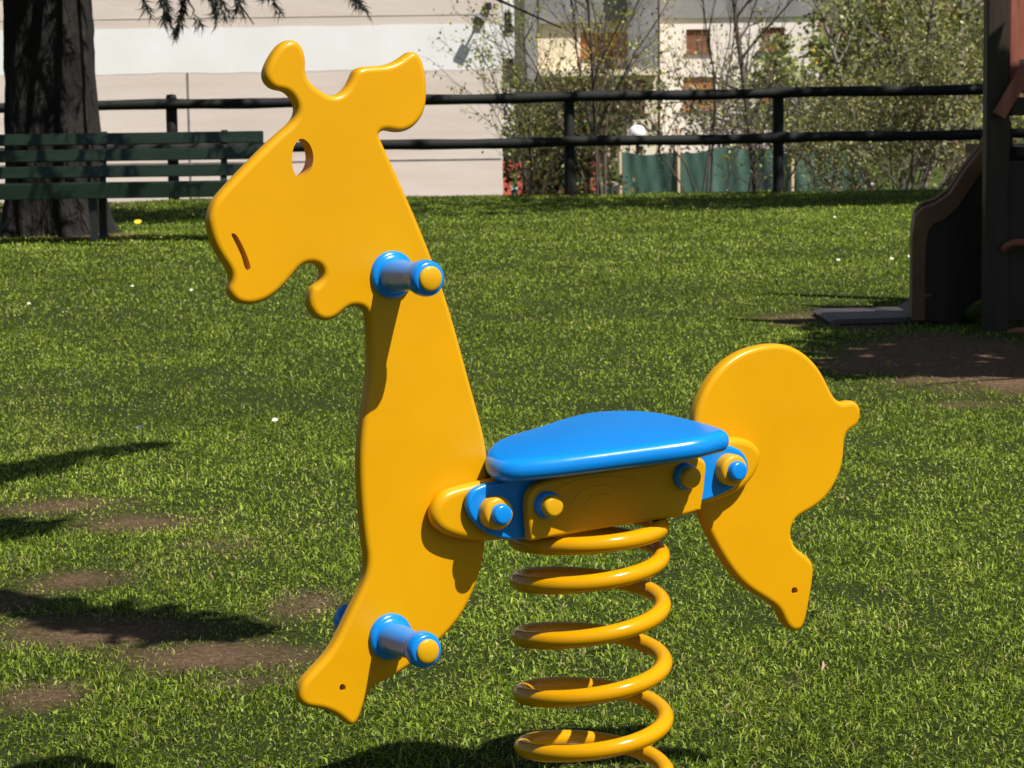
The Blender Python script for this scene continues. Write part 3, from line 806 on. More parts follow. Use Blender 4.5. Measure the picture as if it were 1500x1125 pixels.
m_ = MB(); m_.box((.33, -.07, at(1490, 92, PD)[2]), (.5, .08, .022), None, .003); m_.build('ledge', M_STEEL, tow)
for px, py in ((1490, 366), (1492, 495)):
    c_ = at(px, py, PD - .05) - np.array([tx, PD, 0]); m_ = MB()
    m_.tube([c_ + np.array([-.05 * math.cos(a), -.035 * math.sin(a) - .0, .03 * math.sin(a)]) for a in np.linspace(0, math.pi, 12)], .016, 10); m_.build('grip', M_GRIP, tow)

SD = 9.55
sx = at(1334, 468, SD)[0]
slide = empty('slide', (sx, SD, 0)); tag(slide, 'slide with brown edged dark side panels running down left of the play tower', 'slide')
SO = np.array([sx, SD, 0.0])
out_ = [(1470, 165), (1440, 214), (1412, 250), (1390, 284), (1370, 298), (1350, 305), (1339, 318), (1334.5, 345), (1334, 400), (1334, 468)]
inn_ = [(1480, 180), (1450, 232), (1424, 268), (1402, 302), (1382, 320), (1366, 327), (1358, 337), (1354.5, 355), (1353, 400), (1353, 468)]
for sgn in (0, 1):
    yo = sgn * .55; xo = sgn * .094
    A_ = [at(px, py, SD) - SO for px, py in out_]; B_ = [at(px, py, SD) - SO for px, py in inn_]
    k = len(A_); vs = []
    for q in A_ + B_: vs.append((q[0] + xo, yo - .03, q[2]))
    for q in A_ + B_: vs.append((q[0] + xo, yo + .03, q[2]))
    fs = []
    for i in range(k - 1):
        fs += [(i, i + k, i + k + 1, i + 1), (2 * k + i, 2 * k + i + 1, 2 * k + i + k + 1, 2 * k + i + k), (i, i + 1, 2 * k + i + 1, 2 * k + i), (i + k, 3 * k + i, 3 * k + i + 1, i + k + 1)]
    fs += [(0, 2 * k, 3 * k, k), (k - 1, 2 * k - 1, 4 * k - 1, 3 * k - 1)]
    MB().add(vs, fs).build('side_rim', M_BRD, slide)
    C_ = [at(px, py, SD) - SO for px, py in inn_ + [(1394, 474), (1425, 442), (1475, 420), (1490, 300)]]
    n_ = len(C_); vs = [(q[0] + xo, yo - .018, q[2]) for q in C_] + [(q[0] + xo, yo + .018, q[2]) for q in C_]
    MB().add(vs, [tuple(range(n_))[::-1], tuple(range(n_, 2 * n_))] + [(i, (i + 1) % n_, (i + 1) % n_ + n_, i + n_) for i in range(n_)]).build('side_panel', M_DKW, slide)
# steel chute with its flat run-out
e0 = at(1205, 455, SD + .2)[0] - sx
prof = [(e0, .022), (e0 + .03, .032), (.03, .036), (.16, .10), (.25, .30), (.40, .55), (.5, .66), (.62, .70)]
vs = [(q[0], .01, q[1]) for q in prof] + [(q[0], .54, q[1]) for q in prof] + [(q[0] + .01, .01, q[1] - .02) for q in prof] + [(q[0] + .01, .54, q[1] - .02) for q in prof]
k = len(prof); fs = []
for i in range(k - 1): fs += [(i, i + 1, k + i + 1, k + i), (2 * k + i, 3 * k + i, 3 * k + i + 1, 2 * k + i + 1), (i, 2 * k + i, 2 * k + i + 1, i + 1), (k + i, k + i + 1, 3 * k + i + 1, 3 * k + i)]
fs += [(0, k, 3 * k, 2 * k)]
MB().add(vs, fs).build('chute', M_SLIDE, slide)

# ------------------------------------------------------------------ long concrete building behind the fence
M_CONC = varied('pale_beige_concrete', (.69, .585, .51), (.79, .69, .62), 1.2, .85, .25, .01, 6, vec=(.3, 1, 3), bscale=14)
M_WHITE = varied('white_wall_paint', (.86, .85, .83), (.93, .92, .91), .9, .7, .1, .01, 5)
M_JOINT = varied('dark_joint_filler', (.16, .14, .13), (.30, .26, .24), 4, .9)
M_GREYM = varied('grey_metal', (.14, .15, .17), (.22, .23, .25), 8, .45, metal=.4)
WD = 40.0
hall = empty('concrete_building', (at(736, 290, WD)[0], WD, -2)); tag(hall, 'long beige concrete building with a broad white painted band behind the bench', 'building')
HX = hall.location.x; HO = np.array([HX, WD, -2.0])
zb0 = at(500, 104, WD)[2]; zb1 = at(500, 38, WD)[2]
LX = -24.0
m_ = MB(); m_.box((LX / 2, 4, 3.4), (-LX, 8, 6.8)); m_.build('wall', M_CONC, hall)
m_ = MB(); nseg = 150                             # painted band with a slightly uneven lower edge
xs_ = np.linspace(LX, .004, nseg); lo_ = zb0 + 2 + (fbm(xs_ * 1.5, xs_ * 0, 8, 3) - .5) * .06; hi_ = zb1 + 2 + (fbm(xs_ * 1.2, xs_ * 0 + 4, 9, 3) - .5) * .03
vs = []
for x_, l_, h_ in zip(xs_, lo_, hi_): vs += [(x_, -.003, l_), (x_, -.003, h_), (x_, .02, l_), (x_, .02, h_)]
fs = []
for i in range(nseg - 1): a0 = i * 4; b0_ = a0 + 4; fs += [(a0, b0_, b0_ + 1, a0 + 1), (a0 + 1, b0_ + 1, b0_ + 3, a0 + 3), (a0 + 2, b0_ + 2, b0_, a0)]
fs += [(4 * nseg - 4, 4 * nseg - 2, 4 * nseg - 1, 4 * nseg - 3)]
m_.add(vs, fs).build('painted_band', M_WHITE, hall)
m_ = MB()
for px, y0_, y1_ in ((275, 106, 292),):
    a_, b_ = at(px, y0_, WD), at(px + 3, y1_, WD); m_.box((a_[0] - HX, -.003, (a_[2] + b_[2]) / 2 + 2), (.025, .02, a_[2] - b_[2]))
zl_ = at(620, 234, WD)[2] + 2; m_.box((LX / 2, -.002, zl_), (-LX - .02, .012, .018)); zl2 = at(620, 22, WD)[2] + 2
m_.build('joint', M_JOINT, hall)
m_ = MB()
for q in (.0, .35, .72, 1.1): m_.box((LX / 2, -.001, zl2 + q), (-LX - .02, .008, .012))
m_.build('board_mark', varied('board_mark_grey', (.40, .33, .29), (.52, .44, .39), 3, .9), hall)
m_ = MB(); m_.box((LX / 2, 4, 6.9), (-LX + .6, 8.6, .2)); m_.build('roof', M_GREYM, hall)
# floodlight on an arm near its corner
fl = empty('floodlight', at(702, 30, WD - .25)); tag(fl, 'small grey floodlight on the pale wall near its right corner', 'floodlight')
m_ = MB(); m_.box((0, 0, 0), (.19, .12, .17), Matrix.Rotation(.5, 3, 'Y') @ Matrix.Rotation(.4, 3, 'X'), .02); m_.build('lamp_housing', M_GREYM, fl)
m_ = MB(); m_.bar((.03, 0, .05), (.12, .26, .24), .03, .03); m_.box((.15, .15, .24), (.12, .16, .12), None, .015); m_.build('bracket', M_BLACK, fl)

# ------------------------------------------------------------------ apartment blocks far behind
M_PINK = varied('pinkish_white_render', (.84, .74, .67), (.90, .81, .75), .4, .9, .1, .02, 5)
M_CREAM = varied('cream_render', (.80, .67, .48), (.88, .76, .58), .4, .9, .1, .02, 5)
M_GREYW = varied('grey_render', (.22, .21, .21), (.29, .28, .28), .5, .9)
M_SHUT = varied('brown_shutters', (.16, .055, .03), (.26, .10, .055), 3, .7, vec=(1, 1, 12))
M_ORSH = varied('orange_brown_shutters', (.42, .16, .06), (.55, .23, .09), 3, .7, vec=(1, 1, 12))
M_GLASS = varied('dark_window_glass', (.02, .025, .03), (.05, .055, .06), 1, .12)
M_TILE = varied('clay_roof_tiles', (.20, .085, .05), (.30, .14, .09), 3, .85)
def facade(parent, Y, px0, py0, px1, py1, wins, mat, depth, O, zbot=None):
    """wall with real openings; wins are pixel boxes; returns list of openings"""
    a_, b_ = at(px0, py0, Y) - O, at(px1, py1, Y) - O
    X0, X1, Z1, Z0 = a_[0], b_[0], a_[2], b_[2] if zbot is None else zbot - O[2]
    ops = []
    for w_ in wins:
        p, q = at(w_[0], w_[1], Y) - O, at(w_[2], w_[3], Y) - O; ops.append((p[0], q[0], q[2], p[2]))
    xs_ = sorted(set([X0, X1] + [v for o in ops for v in o[:2]])); zs_ = sorted(set([Z0, Z1] + [v for o in ops for v in o[2:]]))
    mb = MB(); y0 = Y - O[1]
    for i in range(len(xs_) - 1):
        for j in range(len(zs_) - 1):
            cx, cz = (xs_[i] + xs_[i + 1]) / 2, (zs_[j] + zs_[j + 1]) / 2
            if any(o[0] < cx < o[1] and o[2] < cz < o[3] for o in ops): continue
            mb.add([(xs_[i], y0, zs_[j]), (xs_[i + 1], y0, zs_[j]), (xs_[i + 1], y0, zs_[j + 1]), (xs_[i], y0, zs_[j + 1])], [(0, 1, 2, 3)])
    for o in ops:                                 # reveals
        for (p, q) in (((o[0], o[2]), (o[1], o[2])), ((o[1], o[2]), (o[1], o[3])), ((o[1], o[3]), (o[0], o[3])), ((o[0], o[3]), (o[0], o[2]))):
            mb.add([(p[0], y0, p[1]), (q[0], y0, q[1]), (q[0], y0 + .3, q[1]), (p[0], y0 + .3, p[1])], [(0, 1, 2, 3)])
    # sides, back, top
    mb.add([(X0, y0, Z0), (X0, y0, Z1), (X0, y0 + depth, Z1), (X0, y0 + depth, Z0), (X1, y0, Z0), (X1, y0, Z1), (X1, y0 + depth, Z1), (X1, y0 + depth, Z0)], [(0, 1, 2, 3), (4, 7, 6, 5), (1, 5, 6, 2), (3, 2, 6, 7)])
    mb.build('wall', mat, parent)
    return ops, y0
def window(parent, o, y0, mat, shut=True):
    w_ = MB(); w_.box(((o[0] + o[1]) / 2, y0 - .04, o[2] - .06), (o[1] - o[0] + .2, .2, .12)); w_.box(((o[0] + o[1]) / 2, y0 + .2, (o[2] + o[3]) / 2), (o[1] - o[0] - .02, .06, o[3] - o[2] - .02))
    if shut: w_.box(((o[0] + o[1]) / 2, y0 + .15, (o[2] + o[3]) / 2), (.07, .06, o[3] - o[2] - .04))
    f = w_.build('window', mat, parent); return f
AD = 150.0; AG = -2.0
apA = empty('apartment_block', (at(1080, 250, AD)[0], AD, AG)); tag(apA, 'pinkish white apartment block with square brown shuttered windows', 'building')
OA = np.array(apA.location)
wA = [(1005, 43, 1041, 76), (1115, 40, 1150, 72), (1001, 113, 1049, 160), (1112, 110, 1154, 152), (1010, -60, 1040, -30), (1115, -62, 1150, -32)]
ops, y0 = facade(apA, AD, 966, -110, 1200, 300, wA, M_PINK, 11, OA, AG)
for i, o in enumerate(ops): window(apA, o, y0, M_ORSH if i in (2, 3) else M_SHUT)
m_ = MB(); p, q = at(966, -20, AD) - OA, at(1200, 24, AD) - OA
m_.box(((p[0] + q[0]) / 2, y0 - .08, (p[2] + q[2]) / 2 + .0), (q[0] - p[0], .15, p[2] - q[2])); m_.build('parapet', M_GREYW, apA)
m_ = MB(); z_ = at(1080, -110, AD)[2] - AG; m_.add([(q[0] - 11, y0 - 1, z_), (q[0] + .8, y0 - 1, z_), (q[0] + .8, y0 + 12, z_), (q[0] - 11, y0 + 12, z_), (q[0] - 11, y0 + 5.5, z_ + 2.2), (q[0] + .8, y0 + 5.5, z_ + 2.2)], [(0, 1, 5, 4), (2, 3, 4, 5), (0, 4, 3), (1, 2, 5), (3, 2, 1, 0)]); m_.build('roof', M_TILE, apA)

apB = empty('apartment_block', (at(860, 250, AD - 3)[0], AD - 3, AG)); tag(apB, 'cream apartment block with grey balcony columns left of the pinkish one', 'building')
OB = np.array(apB.location); YB = AD - 3
wB = [(850, 48, 920, 82), (880, 82, 905, 104), (800, 118, 850, 165), (880, 118, 945, 165), (800, -40, 840, -4), (900, -40, 930, 8)]
ops, y0 = facade(apB, YB, 752, -110, 964, 300, wB, M_CREAM, 11, OB, AG)
for i, o in enumerate(ops): window(apB, o, y0, M_ORSH if i == 0 else M_SHUT)
def slabpx(px0, py0, px1, py1, dy, th, mat, name, par, Y, O):
    p, q = at(px0, py0, Y + dy) - O, at(px1, py1, Y + dy) - O
    MB().box(((p[0] + q[0]) / 2, Y - O[1] + dy, (p[2] + q[2]) / 2), (abs(q[0] - p[0]), th, abs(p[2] - q[2]))).build(name, mat, par)
slabpx(767, -110, 789, 300, -.8, .5, M_GREYW, 'column', apB, YB, OB)
slabpx(918, -110, 964, 104, -1.3, .3, M_GREYW, 'screen_wall', apB, YB, OB)
slabpx(789, -10, 918, 27, -.25, .2, M_GREYW, 'balcony', apB, YB, OB)
slabpx(789, 104, 964, 110, -.9, 1.9, M_CREAM, 'floor_slab', apB, YB, OB)
slabpx(789, 28, 918, 33, -.2, .4, M_GREYW, 'floor_slab', apB, YB, OB)
m_ = MB(); z_ = at(860, -110, YB)[2] - AG; xa, xb = at(745, 0, YB)[0] - OB[0], at(968, 0, YB)[0] - OB[0]
m_.add([(xa, -1.5, z_), (xb, -1.5, z_), (xb, 12, z_), (xa, 12, z_), (xa, 5.5, z_ + 2.2), (xb, 5.5, z_ + 2.2)], [(0, 1, 5, 4), (2, 3, 4, 5), (0, 4, 3), (1, 2, 5), (3, 2, 1, 0)]); m_.build('roof', M_TILE, apB)

# pale house between the long building and the cream block, and a grey house high on the right
def house(name, label, px0, py0, px1, py1, Y, wins, mat, wmat, roofm=M_TILE):
    h_ = empty(name, (at((px0 + px1) / 2, 250, Y)[0], Y, AG)); tag(h_, label, 'house'); O = np.array(h_.location)
    ops, y0 = facade(h_, Y, px0, py0, px1, py1, wins, mat, 8, O, AG)
    for o in ops: window(h_, o, y0, wmat, True)
    a_, b_ = at(px0, py0, Y) - O, at(px1, py0, Y) - O; z_ = a_[2] - .01
    MB().add([(a_[0] - .5, -.6, z_), (b_[0] + .5, -.6, z_), (b_[0] + .5, 8.6, z_), (a_[0] - .5, 8.6, z_), (a_[0] - .5, 4, z_ + 1.8), (b_[0] + .5, 4, z_ + 1.8)], [(0, 1, 5, 4), (2, 3, 4, 5), (0, 4, 3), (1, 2, 5), (3, 2, 1, 0)]).build('roof', roofm, h_)
    return h_
house('white_house', 'narrow white house front with blue grey window between the concrete building and cream block', 690, -90, 760, 300, 165, [(738, 18, 750, 45), (736, 86, 757, 112), (738, -60, 750, -35)], M_WHITE, M_GLASS)
house('hillside_house', 'grey walled house with red brown roof half hidden by leaves at upper right', 1312, 30, 1395, 300, 190, [(1322, 44, 1336, 62), (1352, 44, 1366, 64), (1380, 50, 1390, 64)], M_GREYW, M_GLASS)
house('brown_house', 'low reddish house among trees beside the play tower post', 1398, 150, 1500, 300, 120, [(1412, 165, 1424, 186)], varied('reddish_render', (.28, .11, .06), (.40, .17, .10), 1, .9), M_WHITE)
# yellow awning
aw = empty('yellow_awning', at(1197, 82, AD - 12)); tag(aw, 'bright yellow awning panel at the right end of the pinkish block', 'awning')
M_YAW = varied('yellow_cloth', (.82, .50, .03), (.92, .60, .06), 3, .8)
p, q = at(1188, 66, AD - 12) - np.array(aw.location), at(1208, 100, AD - 12) - np.array(aw.location)
MB().box((0, 0, 0), (q[0] - p[0], .08, p[2] - q[2])).build('cloth', M_YAW, aw)
MB().box((0, 0, p[2] + .05), (q[0] - p[0] + .5, .14, .1)).build('rail', M_GREYM, aw)
MB().box((q[0] - .05, .1, (q[2] - 4) / 2), (.08, .08, 5.6)).build('post', M_GREYM, aw)

# hill that closes the view
hx = np.linspace(-260, 300, 70); hy = np.array([185, 205, 230, 260, 300, 360, 440])
HXg, HYg = np.meshgrid(hx, hy); HZ = -3 + smooth(180, 420, HYg) * 95 * (.8 + .5 * fbm(HXg / 60, HYg / 60, 3)) + (fbm(HXg / 9, HYg / 9, 6) - .5) * 5
nh = len(hx); ii = (np.arange(len(hy) - 1)[:, None] * nh + np.arange(nh - 1)).ravel()
M_HILL = varied('wooded_hillside', (.030, .036, .018), (.13, .105, .060), .12, .95, 1.0, 2.0, 8, lo=.3, hi=.7, bscale=.5)
h_ = np_mesh('hill', np.stack([HXg.ravel(), HYg.ravel(), HZ.ravel()], 1), np.stack([ii, ii + 1, ii + 1 + nh, ii + nh], 1).ravel(), np.full(len(ii), 4), M_HILL, smooth=True); tag(h_, 'brown and green wooded hillside', kind='structure')
# yard and road behind the fence
M_YARD = varied('dusty_grey_yard', (.12, .105, .09), (.22, .195, .17), 1.5, .95, .3, .01, 6)
yd = np_mesh('road', [(-60, 37, -1.985), (80, 37, -1.985), (80, 62, -1.985), (-60, 62, -1.985)], [0, 1, 2, 3], [4], M_YARD); tag(yd, 'grey yard and road behind the fence', kind='structure')

# ------------------------------------------------------------------ things in the yard
M_NET = varied('green_windbreak_net', (.022, .060, .045), (.055, .125, .095), 1.6, .85, .3, .02, 5, vec=(2, 2, .6))
M_TAN = varied('tan_timber', (.36, .25, .14), (.46, .33, .20), 5, .8)
ND = 44.0
net = empty('netting_fence', (at(1070, 285, ND)[0], ND, -2)); tag(net, 'green windbreak netting fence on thin tan posts behind the dark rails', 'fence'); NO = np.array(net.location)
x0_, x1_ = at(905, 250, ND)[0] - NO[0], at(1268, 250, ND)[0] - NO[0]
nxs = np.linspace(x0_, x1_, 90); nzs = np.linspace(.05, 1, 8); vs = []; ztop_ = at(1070, 216, ND)[2] + 2
for f in nzs:
    for x_ in nxs: vs.append((x_, .05 * math.sin(x_ * 3.1 + f) + .03 * math.sin(x_ * 11 + f * 4) + .02 * math.sin(x_ * 23 + f * 9), f * (ztop_ - .10 * abs(math.sin(x_ * 1.15)) - .02 * math.sin(x_ * 7))))
k = len(nxs); MB().add(vs, [(j * k + i, j * k + i + 1, (j + 1) * k + i + 1, (j + 1) * k + i) for j in range(7) for i in range(k - 1)], True).build('netting', M_NET, net)
for px, py in ((908, 222), (993, 188), (1160, 212)):
    p = at(px, py, ND) - NO; MB().lathe([(.028, 0), (.028, p[2]), (0, p[2] + .01)], (p[0], -.1, 0), (0, 0, 1), 10).build('post', M_TAN, net)
M_RED = varied('rusty_red_paint', (.38, .075, .045), (.50, .12, .07), 6, .6)
gt = empty('metal_gate', (at(785, 285, 46)[0], 46, -2)); tag(gt, 'rusty red metal gate with upright bars beyond the fence', 'gate'); GO = np.array(gt.location)
p, q = at(742, 237, 46) - GO, at(880, 247, 46) - GO
MB().box(((p[0] + q[0]) / 2, 0, (p[2] + q[2]) / 2), (q[0] - p[0], .1, p[2] - q[2])).build('top_rail', M_RED, gt)
m_ = MB()
for px in np.arange(786, 872, 5.5): r0 = at(px, 247, 46) - GO; m_.box((r0[0], 0, r0[2] / 2), (.03, .03, r0[2]))
m_.build('bars', M_RED, gt)
m_ = MB(); p, q = at(758, 247, 46) - GO, at(786, 247, 46) - GO; m_.box(((p[0] + q[0]) / 2, 0, p[2] / 2), (q[0] - p[0], .05, p[2])); m_.build('solid_panel', M_RED, gt)
for px in (870, 742): r0 = at(px, 238, 46) - GO; MB().box((r0[0], 0, r0[2] / 2), (.16, .14, r0[2] + .1)).build('post', M_RED, gt)

def car(label, px, Y, paint, rz):
    c = empty('parked_car', (at(px, 285, Y)[0], Y, -1.98), rz); tag(c, label, 'car', 'cars parked beyond the fence')
    # lofted body: cross-sections along x
    S = [(-2.0, .42, .70, .55), (-1.9, .35, .86, .74), (-1.2, .28, .92, .80), (-.2, .26, .95, .82), (.9, .26, .93, .82), (1.7, .30, .86, .78), (2.0, .40, .70, .58)]
    vs = []; n = 10
    for x_, zl0, zh, hw in S:
        for k in range(n):
            a = 2 * math.pi * k / n + math.pi / n; cx, cz = math.cos(a), math.sin(a)
            vs.append((x_, hw * math.copysign(abs(cx) ** .45, cx), (zl0 + zh) / 2 + (zh - zl0) / 2 * math.copysign(abs(cz) ** .45, cz)))
    m = len(S); fs = [(i * n + k, i * n + (k + 1) % n, (i + 1) * n + (k + 1) % n, (i + 1) * n + k) for i in range(m - 1) for k in range(n)] + [tuple(range(n))[::-1], tuple(range((m - 1) * n, m * n))]
    body = MB().add(vs, fs, True).build('body', paint, c)
    R_ = [(-1.75, .74, .93), (-1.2, .62, 1.38), (.15, .62, 1.42), (.95, .74, .93)]
    vs = []
    for x_, hw, zt_ in R_: vs += [(x_, -hw, zt_), (x_, hw, zt_)]
    lo = [(-1.75, -.74, .88), (-1.75, .74, .88), (.95, -.74, .88), (.95, .74, .88)]
    MB().add(vs + lo, [(0, 1, 3, 2), (4, 5, 7, 6), (0, 2, 4, 6, 10, 8), (1, 9, 11, 7, 5, 3), (0, 8, 9, 1), (6, 7, 11, 10)]).build('windows', M_GLASS, c)
    MB().box((-.52, 0, 1.41), (1.40, 1.26, .05), None, .02).build('roof', paint, c)
    for sx_ in (-1.25, 1.25):
        for sy_ in (-.72, .72):
            w_ = MB().lathe([(.0, -.1), (.31, -.1), (.32, -.06), (.32, .06), (.31, .1), (0, .1)], (sx_, sy_, .32), (0, 1, 0), 20).build('wheel', M_BLACK, c)
            MB().lathe([(.19, -.108), (.19, .108), (0, .108)], (sx_, sy_, .32), (0, 1, 0), 14).build('rim', M_STEEL, w_)
    return c
P_SIL = varied('pale_blue_car_paint', (.40, .52, .58), (.46, .58, .64), 2, .2, metal=.2); P_WHT = varied('white_car_paint', (.75, .76, .78), (.82, .83, .84), 2, .2)
car('pale blue car half hidden by the corner of the concrete building', 735, 48, P_SIL, 1.2)
car('white car in front of the red gate beside the fence post', 862, 50, P_WHT, 1.45)
car('white car among twigs right of the green netting', 1232, 47, P_WHT, 1.3)
lamp = empty('street_lamp', (at(934, 285, 52)[0], 52, -2)); tag(lamp, 'white globe lamp on a thin dark pole', 'street lamp'); p = at(936, 197, 52) - np.array(lamp.location)
MB().lathe([(.05, 0), (.035, p[2] - .12), (.06, p[2] - .11), (.06, p[2] - .08), (0, p[2] - .08)], (0, 0, 0), (0, 0, 1), 12).build('pole', M_BLACK, lamp)
MB().lathe([(.19 * math.sin(a), p[2] + .04 - .17 * math.cos(a)) for a in np.linspace(.02, math.pi - .01, 14)], (0, 0, 0), (0, 0, 1), 20).build('lamp_globe', M_WHITE, lamp)

# ------------------------------------------------------------------ shrubs and trees behind the fence
YG = [(.30, .32, .040), (.40, .37, .065), (.22, .25, .04)]; OL = [(.22, .26, .055), (.33, .35, .09), (.50, .50, .22), (.13, .16, .035)]
BR = [(.24, .17, .085), (.17, .18, .06), (.30, .26, .11)]
def gz(px, Y): q = at(px, 285, Y); return np.array([q[0], Y, float(terrain(q[0], Y))])
shrub('leafing_shrub', 'twiggy shrub with yellow green leaf buds right of the concrete building', 'shrub', gz(880, 29), [(-.75, 3.4, .022, .1), (-.3, 3.7, .028, -.1), (.15, 3.6, .024, .2), (-1.1, 2.8, .018, 0), (.5, 3.0, .02, 0), ], 1900, .026, YG, 101, group='leafing shrubs behind the fence', nch=(11, 6))
shrub('leafing_shrub', 'low yellow green shrub against the corner of the concrete building', 'shrub', gz(775, 31), [(-.35, 3.0, .018, 0), (.2, 3.2, .02, 0), (-.1, 2.4, .015, .2), (.55, 2.7, .016, 0), (0, 3.6, .016, 0)], 1800, .029, YG + OL[:1], 102, group='leafing shrubs behind the fence', nch=(10, 6))
shrub('bare_shrub', 'nearly bare twiggy shrub in front of the pinkish block', 'shrub', gz(1035, 29.5), [(-.9, 3.0, .015, 0), (-.4, 3.4, .016, 0), (.1, 3.6, .018, .1), (.6, 3.3, .014, 0), (-.6, 2.2, .011, .2), (.9, 2.6, .012, 0)], 420, .022, BR + YG[:1], 103, group='leafing shrubs behind the fence', nch=(9, 5), ang=(40, 45))
shrub('slender_tree', 'slender dark stemmed young tree left of the second fence post', 'tree', gz(1108, 30.5), [(-.06, 5.2, .050, 0), (-.4, 2.6, .018, 0), (.35, 2.4, .015, 0), (.6, 2.2, .013, .1)], 1300, .030, OL + YG, 104, nch=(18, 5), ang=(55, 45), lenf=(.28, .5))
shrub('broadleaf_tree', 'many stemmed pale barked tree with green leaves left of the play tower', 'tree', gz(1312, 33), [(.05, 6.0, .075, 0), (-.9, 5.2, .05, .2), (.9, 5.4, .05, -.1), (-1.7, 4.4, .04, 0), (1.5, 4.6, .04, .2), (.4, 5.6, .045, -.3)], 9500, .040, OL + YG[:1], 105, bark=M_PALEBARK, nch=(14, 7), ang=(48, 48), lenf=(.36, .5), spread=.15)
shrub('tangled_bush', 'dense olive brown bush below the rails left of the slide', 'bush', gz(1330, 29), [(dx, dz, .013, dy) for dx, dz, dy in ((-.9, 1.6, 0), (-.5, 2.0, .2), (-.1, 2.2, -.1), (.3, 2.1, .1), (.7, 1.9, 0), (1.1, 1.6, .2), (-1.1, 1.2, .2), (1.0, 1.2, -.2))], 6500, .030, BR + OL, 106, nch=(12, 6), ang=(45, 48))
shrub('tangled_bush', 'brownish bush between the second fence post and the olive bush', 'bush', gz(1215, 30.5), [(dx, dz, .012, dy) for dx, dz, dy in ((-.5, 1.7, 0), (-.2, 2.3, .2), (.2, 2.4, -.1), (.5, 2.0, .1), (.8, 1.5, 0))], 2200, .034, BR + OL[:2], 107, nch=(12, 6), ang=(45, 48))
shrub('dark_bush', 'dark green bush beside the end of the concrete building', 'bush', gz(765, 43), [(dx, dz, .02, dy) for dx, dz, dy in ((-.3, 2.9, 0), (.3, 3.1, .2), (.7, 2.5, 0), (1.2, 2.8, .1), (1.8, 2.5, 0))], 5200, .075, [(.03, .05, .015), (.08, .085, .02), (.14, .10, .03)], 108, nch=(10, 6), spread=.12)
shrub('olive_bush', 'broad olive bush under the cream block balconies', 'bush', gz(900, 56), [(dx, dz, .03, dy) for dx, dz, dy in ((-1.6, 3.2, 0), (-.6, 3.6, .2), (.3, 3.7, 0), (1.2, 3.4, .1), (2.2, 3.1, 0), (-2.4, 2.8, 0))], 2600, .085, [(.10, .10, .03), (.15, .13, .05), (.07, .08, .02), (.17, .13, .06)], 109, nch=(10, 6), spread=.15)
shrub('grey_bush', 'grey brown leafless hedge bush below the pinkish block', 'bush', gz(1130, 60), [(dx, dz, .02, dy) for dx, dz, dy in ((-2.2, 2.6, 0), (-1.3, 3.0, .2), (-.3, 3.0, 0), (.7, 3.1, .1), (1.7, 2.8, 0), (2.6, 2.8, 0))], 3200, .075, [(.10, .085, .075), (.14, .11, .09), (.12, .12, .05)], 110, nch=(12, 6), spread=.15)
for k, (px, Y, H_, lab) in enumerate([(1235, 70, 6.2, 'full green tree right of the yellow awning'), (1400, 62, 6.6, 'green and rust coloured tree close to the play tower post'), (1320, 84, 8.5, 'tall olive tree farthest behind the pale barked tree')]):
    r = np.random.default_rng(200 + k)
    shrub('background_tree', lab, 'tree', gz(px, Y), [(.1, H_, .12, 0), (-1.4, H_ * .8, .07, .2), (1.4, H_ * .82, .07, -.2), (.4, H_ * .9, .07, .6)], 7500, .13, [OL, OL + [(.22, .10, .045)], BR + OL][k], 210 + k, nch=(13, 7), ang=(50, 50), lenf=(.38, .5), spread=.2, group='trees beyond the yard')

# ------------------------------------------------------------------ small things in the lawn
M_PETAL = varied('white_petals', (.80, .80, .76), (.88, .88, .85), 30, .6); M_YPET = varied('yellow_petals', (.80, .55, .02), (.88, .65, .04), 30, .6)
def flower(name, lab, px, py, petal, heart, group, size):
    g0 = ground(px, py); z0 = float(terrain(g0[0], g0[1])); f = empty(name, (g0[0], g0[1], z0)); tag(f, lab, 'flower', group)
    MB().tube([(0, 0, 0), (.004, 0, .03), (.0, 0, .055)], .0015, 6).build('stem', M_STEM, f)
    m_ = MB()
    for k in range(13):
        a = 2 * math.pi * k / 13; c, s_ = math.cos(a), math.sin(a); w_ = size * .22
        m_.add([(0, 0, .056), (c * size * .6 - s_ * w_, s_ * size * .6 + c * w_, .058), (c * size, s_ * size, .060), (c * size * .6 + s_ * w_, s_ * size * .6 - c * w_, .058)], [(0, 1, 2, 3)])
    o = m_.build('petals', petal, f); o.rotation_euler = (.55, 0, 0)
    o2 = MB().lathe([(size * .34, 0), (size * .3, .004), (0, .007)], (0, 0, .056), (0, 0, 1), 12).build('flower_heart', heart, f); o2.rotation_euler = (.55, 0, 0)
M_STEM = varied('green_stem', (.05, .10, .02), (.08, .14, .03), 20, .6)
for px, py, lab in [(45, 463, 'white daisy at the far left of the lawn below the bench'), (196, 436, 'white daisy between the bench and the giraffe chin'), (282, 441, 'white daisy just left of the giraffe chin'), (1227, 394, 'brightest white daisy left of the slide'),
                    (1331, 389, 'white daisy touching the slide edge'), (1305, 394, 'small white daisy near the slide'), (207, 646, 'white daisy beside the dark tree shadow'), (405, 632, 'white daisy left of the giraffe neck'), (1222, 330, 'far white daisy below the tangled bush')]:
    flower('daisy', lab, px, py, M_PETAL, M_YPET, 'daisies in the lawn', .009 if py > 400 else .012)
for px, py, lab in [(86, 330, 'yellow dandelion at the foot of the conifer trunk'), (203, 334, 'yellow dandelion right of the conifer trunk under the bench')]:
    flower('dandelion', lab, px, py, M_YPET, M_YPET, 'dandelions under the bench', .035)
M_DRY = varied('dry_leaf', (.32, .20, .13), (.45, .30, .20), 30, .8)
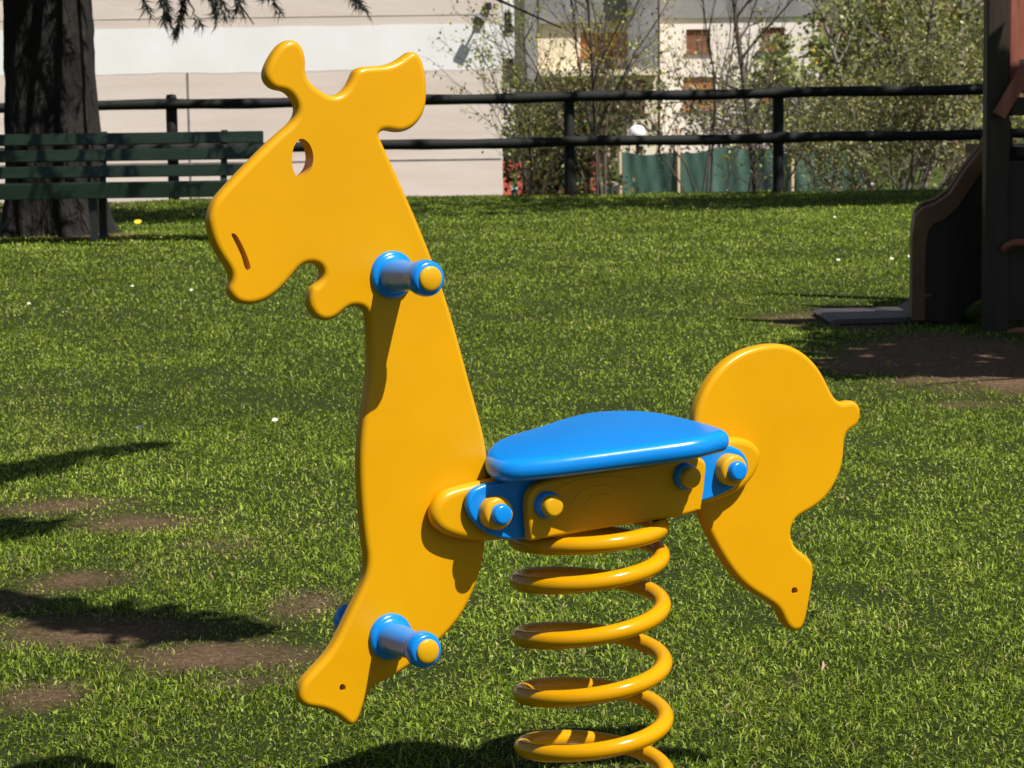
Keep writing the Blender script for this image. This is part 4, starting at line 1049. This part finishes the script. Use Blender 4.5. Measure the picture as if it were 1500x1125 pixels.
def dry_leaf(lab, px, py, L_, rz):
    g0 = ground(px, py); m_ = MB(); n = 7; vs = []
    for i in range(n + 1):
        f = i / n; w_ = .22 * L_ * math.sin(math.pi * min(.98, max(.04, f))) ** .8; zc = .012 * math.sin(f * 3)
        vs += [((f - .5) * L_, -w_, zc + .006), ((f - .5) * L_, 0, zc), ((f - .5) * L_, w_, zc + .006)]
    fs = []
    for i in range(n): a0 = i * 3; fs += [(a0, a0 + 3, a0 + 4, a0 + 1), (a0 + 1, a0 + 4, a0 + 5, a0 + 2)]
    o = m_.add(vs, fs, True).build('dry_leaf', M_DRY, None); o.location = (g0[0], g0[1], .026); o.rotation_euler = (.25, .1, rz); tag(o, lab, 'leaf', 'dry leaves on the lawn')
dry_leaf('curled dry leaf on the grass seen through the spring coils', 895, 958, .05, .5)
dry_leaf('reddish dry leaf on the grass below the rear hoof', 1205, 1010, .02, 1.2)

# ------------------------------------------------------------------ camera, sun, sky
cam = bpy.data.cameras.new('camera'); co = bpy.data.objects.new('camera', cam); COL.objects.link(co)
cam.sensor_width = 36; cam.sensor_fit = 'HORIZONTAL'; cam.lens = F / 1500 * 36; cam.clip_start = .05; cam.clip_end = 3000
Mx = Matrix(((CR[0], CU[0], -FW[0], CAM[0]), (CR[1], CU[1], -FW[1], CAM[1]), (CR[2], CU[2], -FW[2], CAM[2]), (0, 0, 0, 1)))
co.matrix_world = Mx
cam.dof.use_dof = True; cam.dof.focus_distance = 2.9; cam.dof.aperture_fstop = 30
SC.camera = co
sl = bpy.data.lights.new('sun', 'SUN'); sl.energy = 5.0; sl.angle = math.radians(.53); sl.color = (1, .95, .88)
so_ = bpy.data.objects.new('sun', sl); COL.objects.link(so_); so_.rotation_euler = Vector(SUN).to_track_quat('Z', 'Y').to_euler(); so_.location = Vector(SUN * 30)
w = bpy.data.worlds.new('World'); SC.world = w; w.use_nodes = True; wn = w.node_tree
sky = wn.nodes.new('ShaderNodeTexSky'); sky.sky_type = 'NISHITA'; sky.sun_disc = False
sky.sun_elevation = math.asin(SUN[2]); sky.sun_rotation = math.atan2(SUN[0], SUN[1])
bg = wn.nodes['Background']; bg.inputs['Strength'].default_value = .05; wn.links.new(sky.outputs['Color'], bg.inputs['Color'])
SC.view_settings.view_transform = 'Standard'; SC.view_settings.look = 'None'; SC.view_settings.exposure = 0.44; SC.view_settings.gamma = 1
SC.cycles.use_denoising = True
SC.cycles.max_bounces = 8; SC.cycles.diffuse_bounces = 3; SC.cycles.transmission_bounces = 4
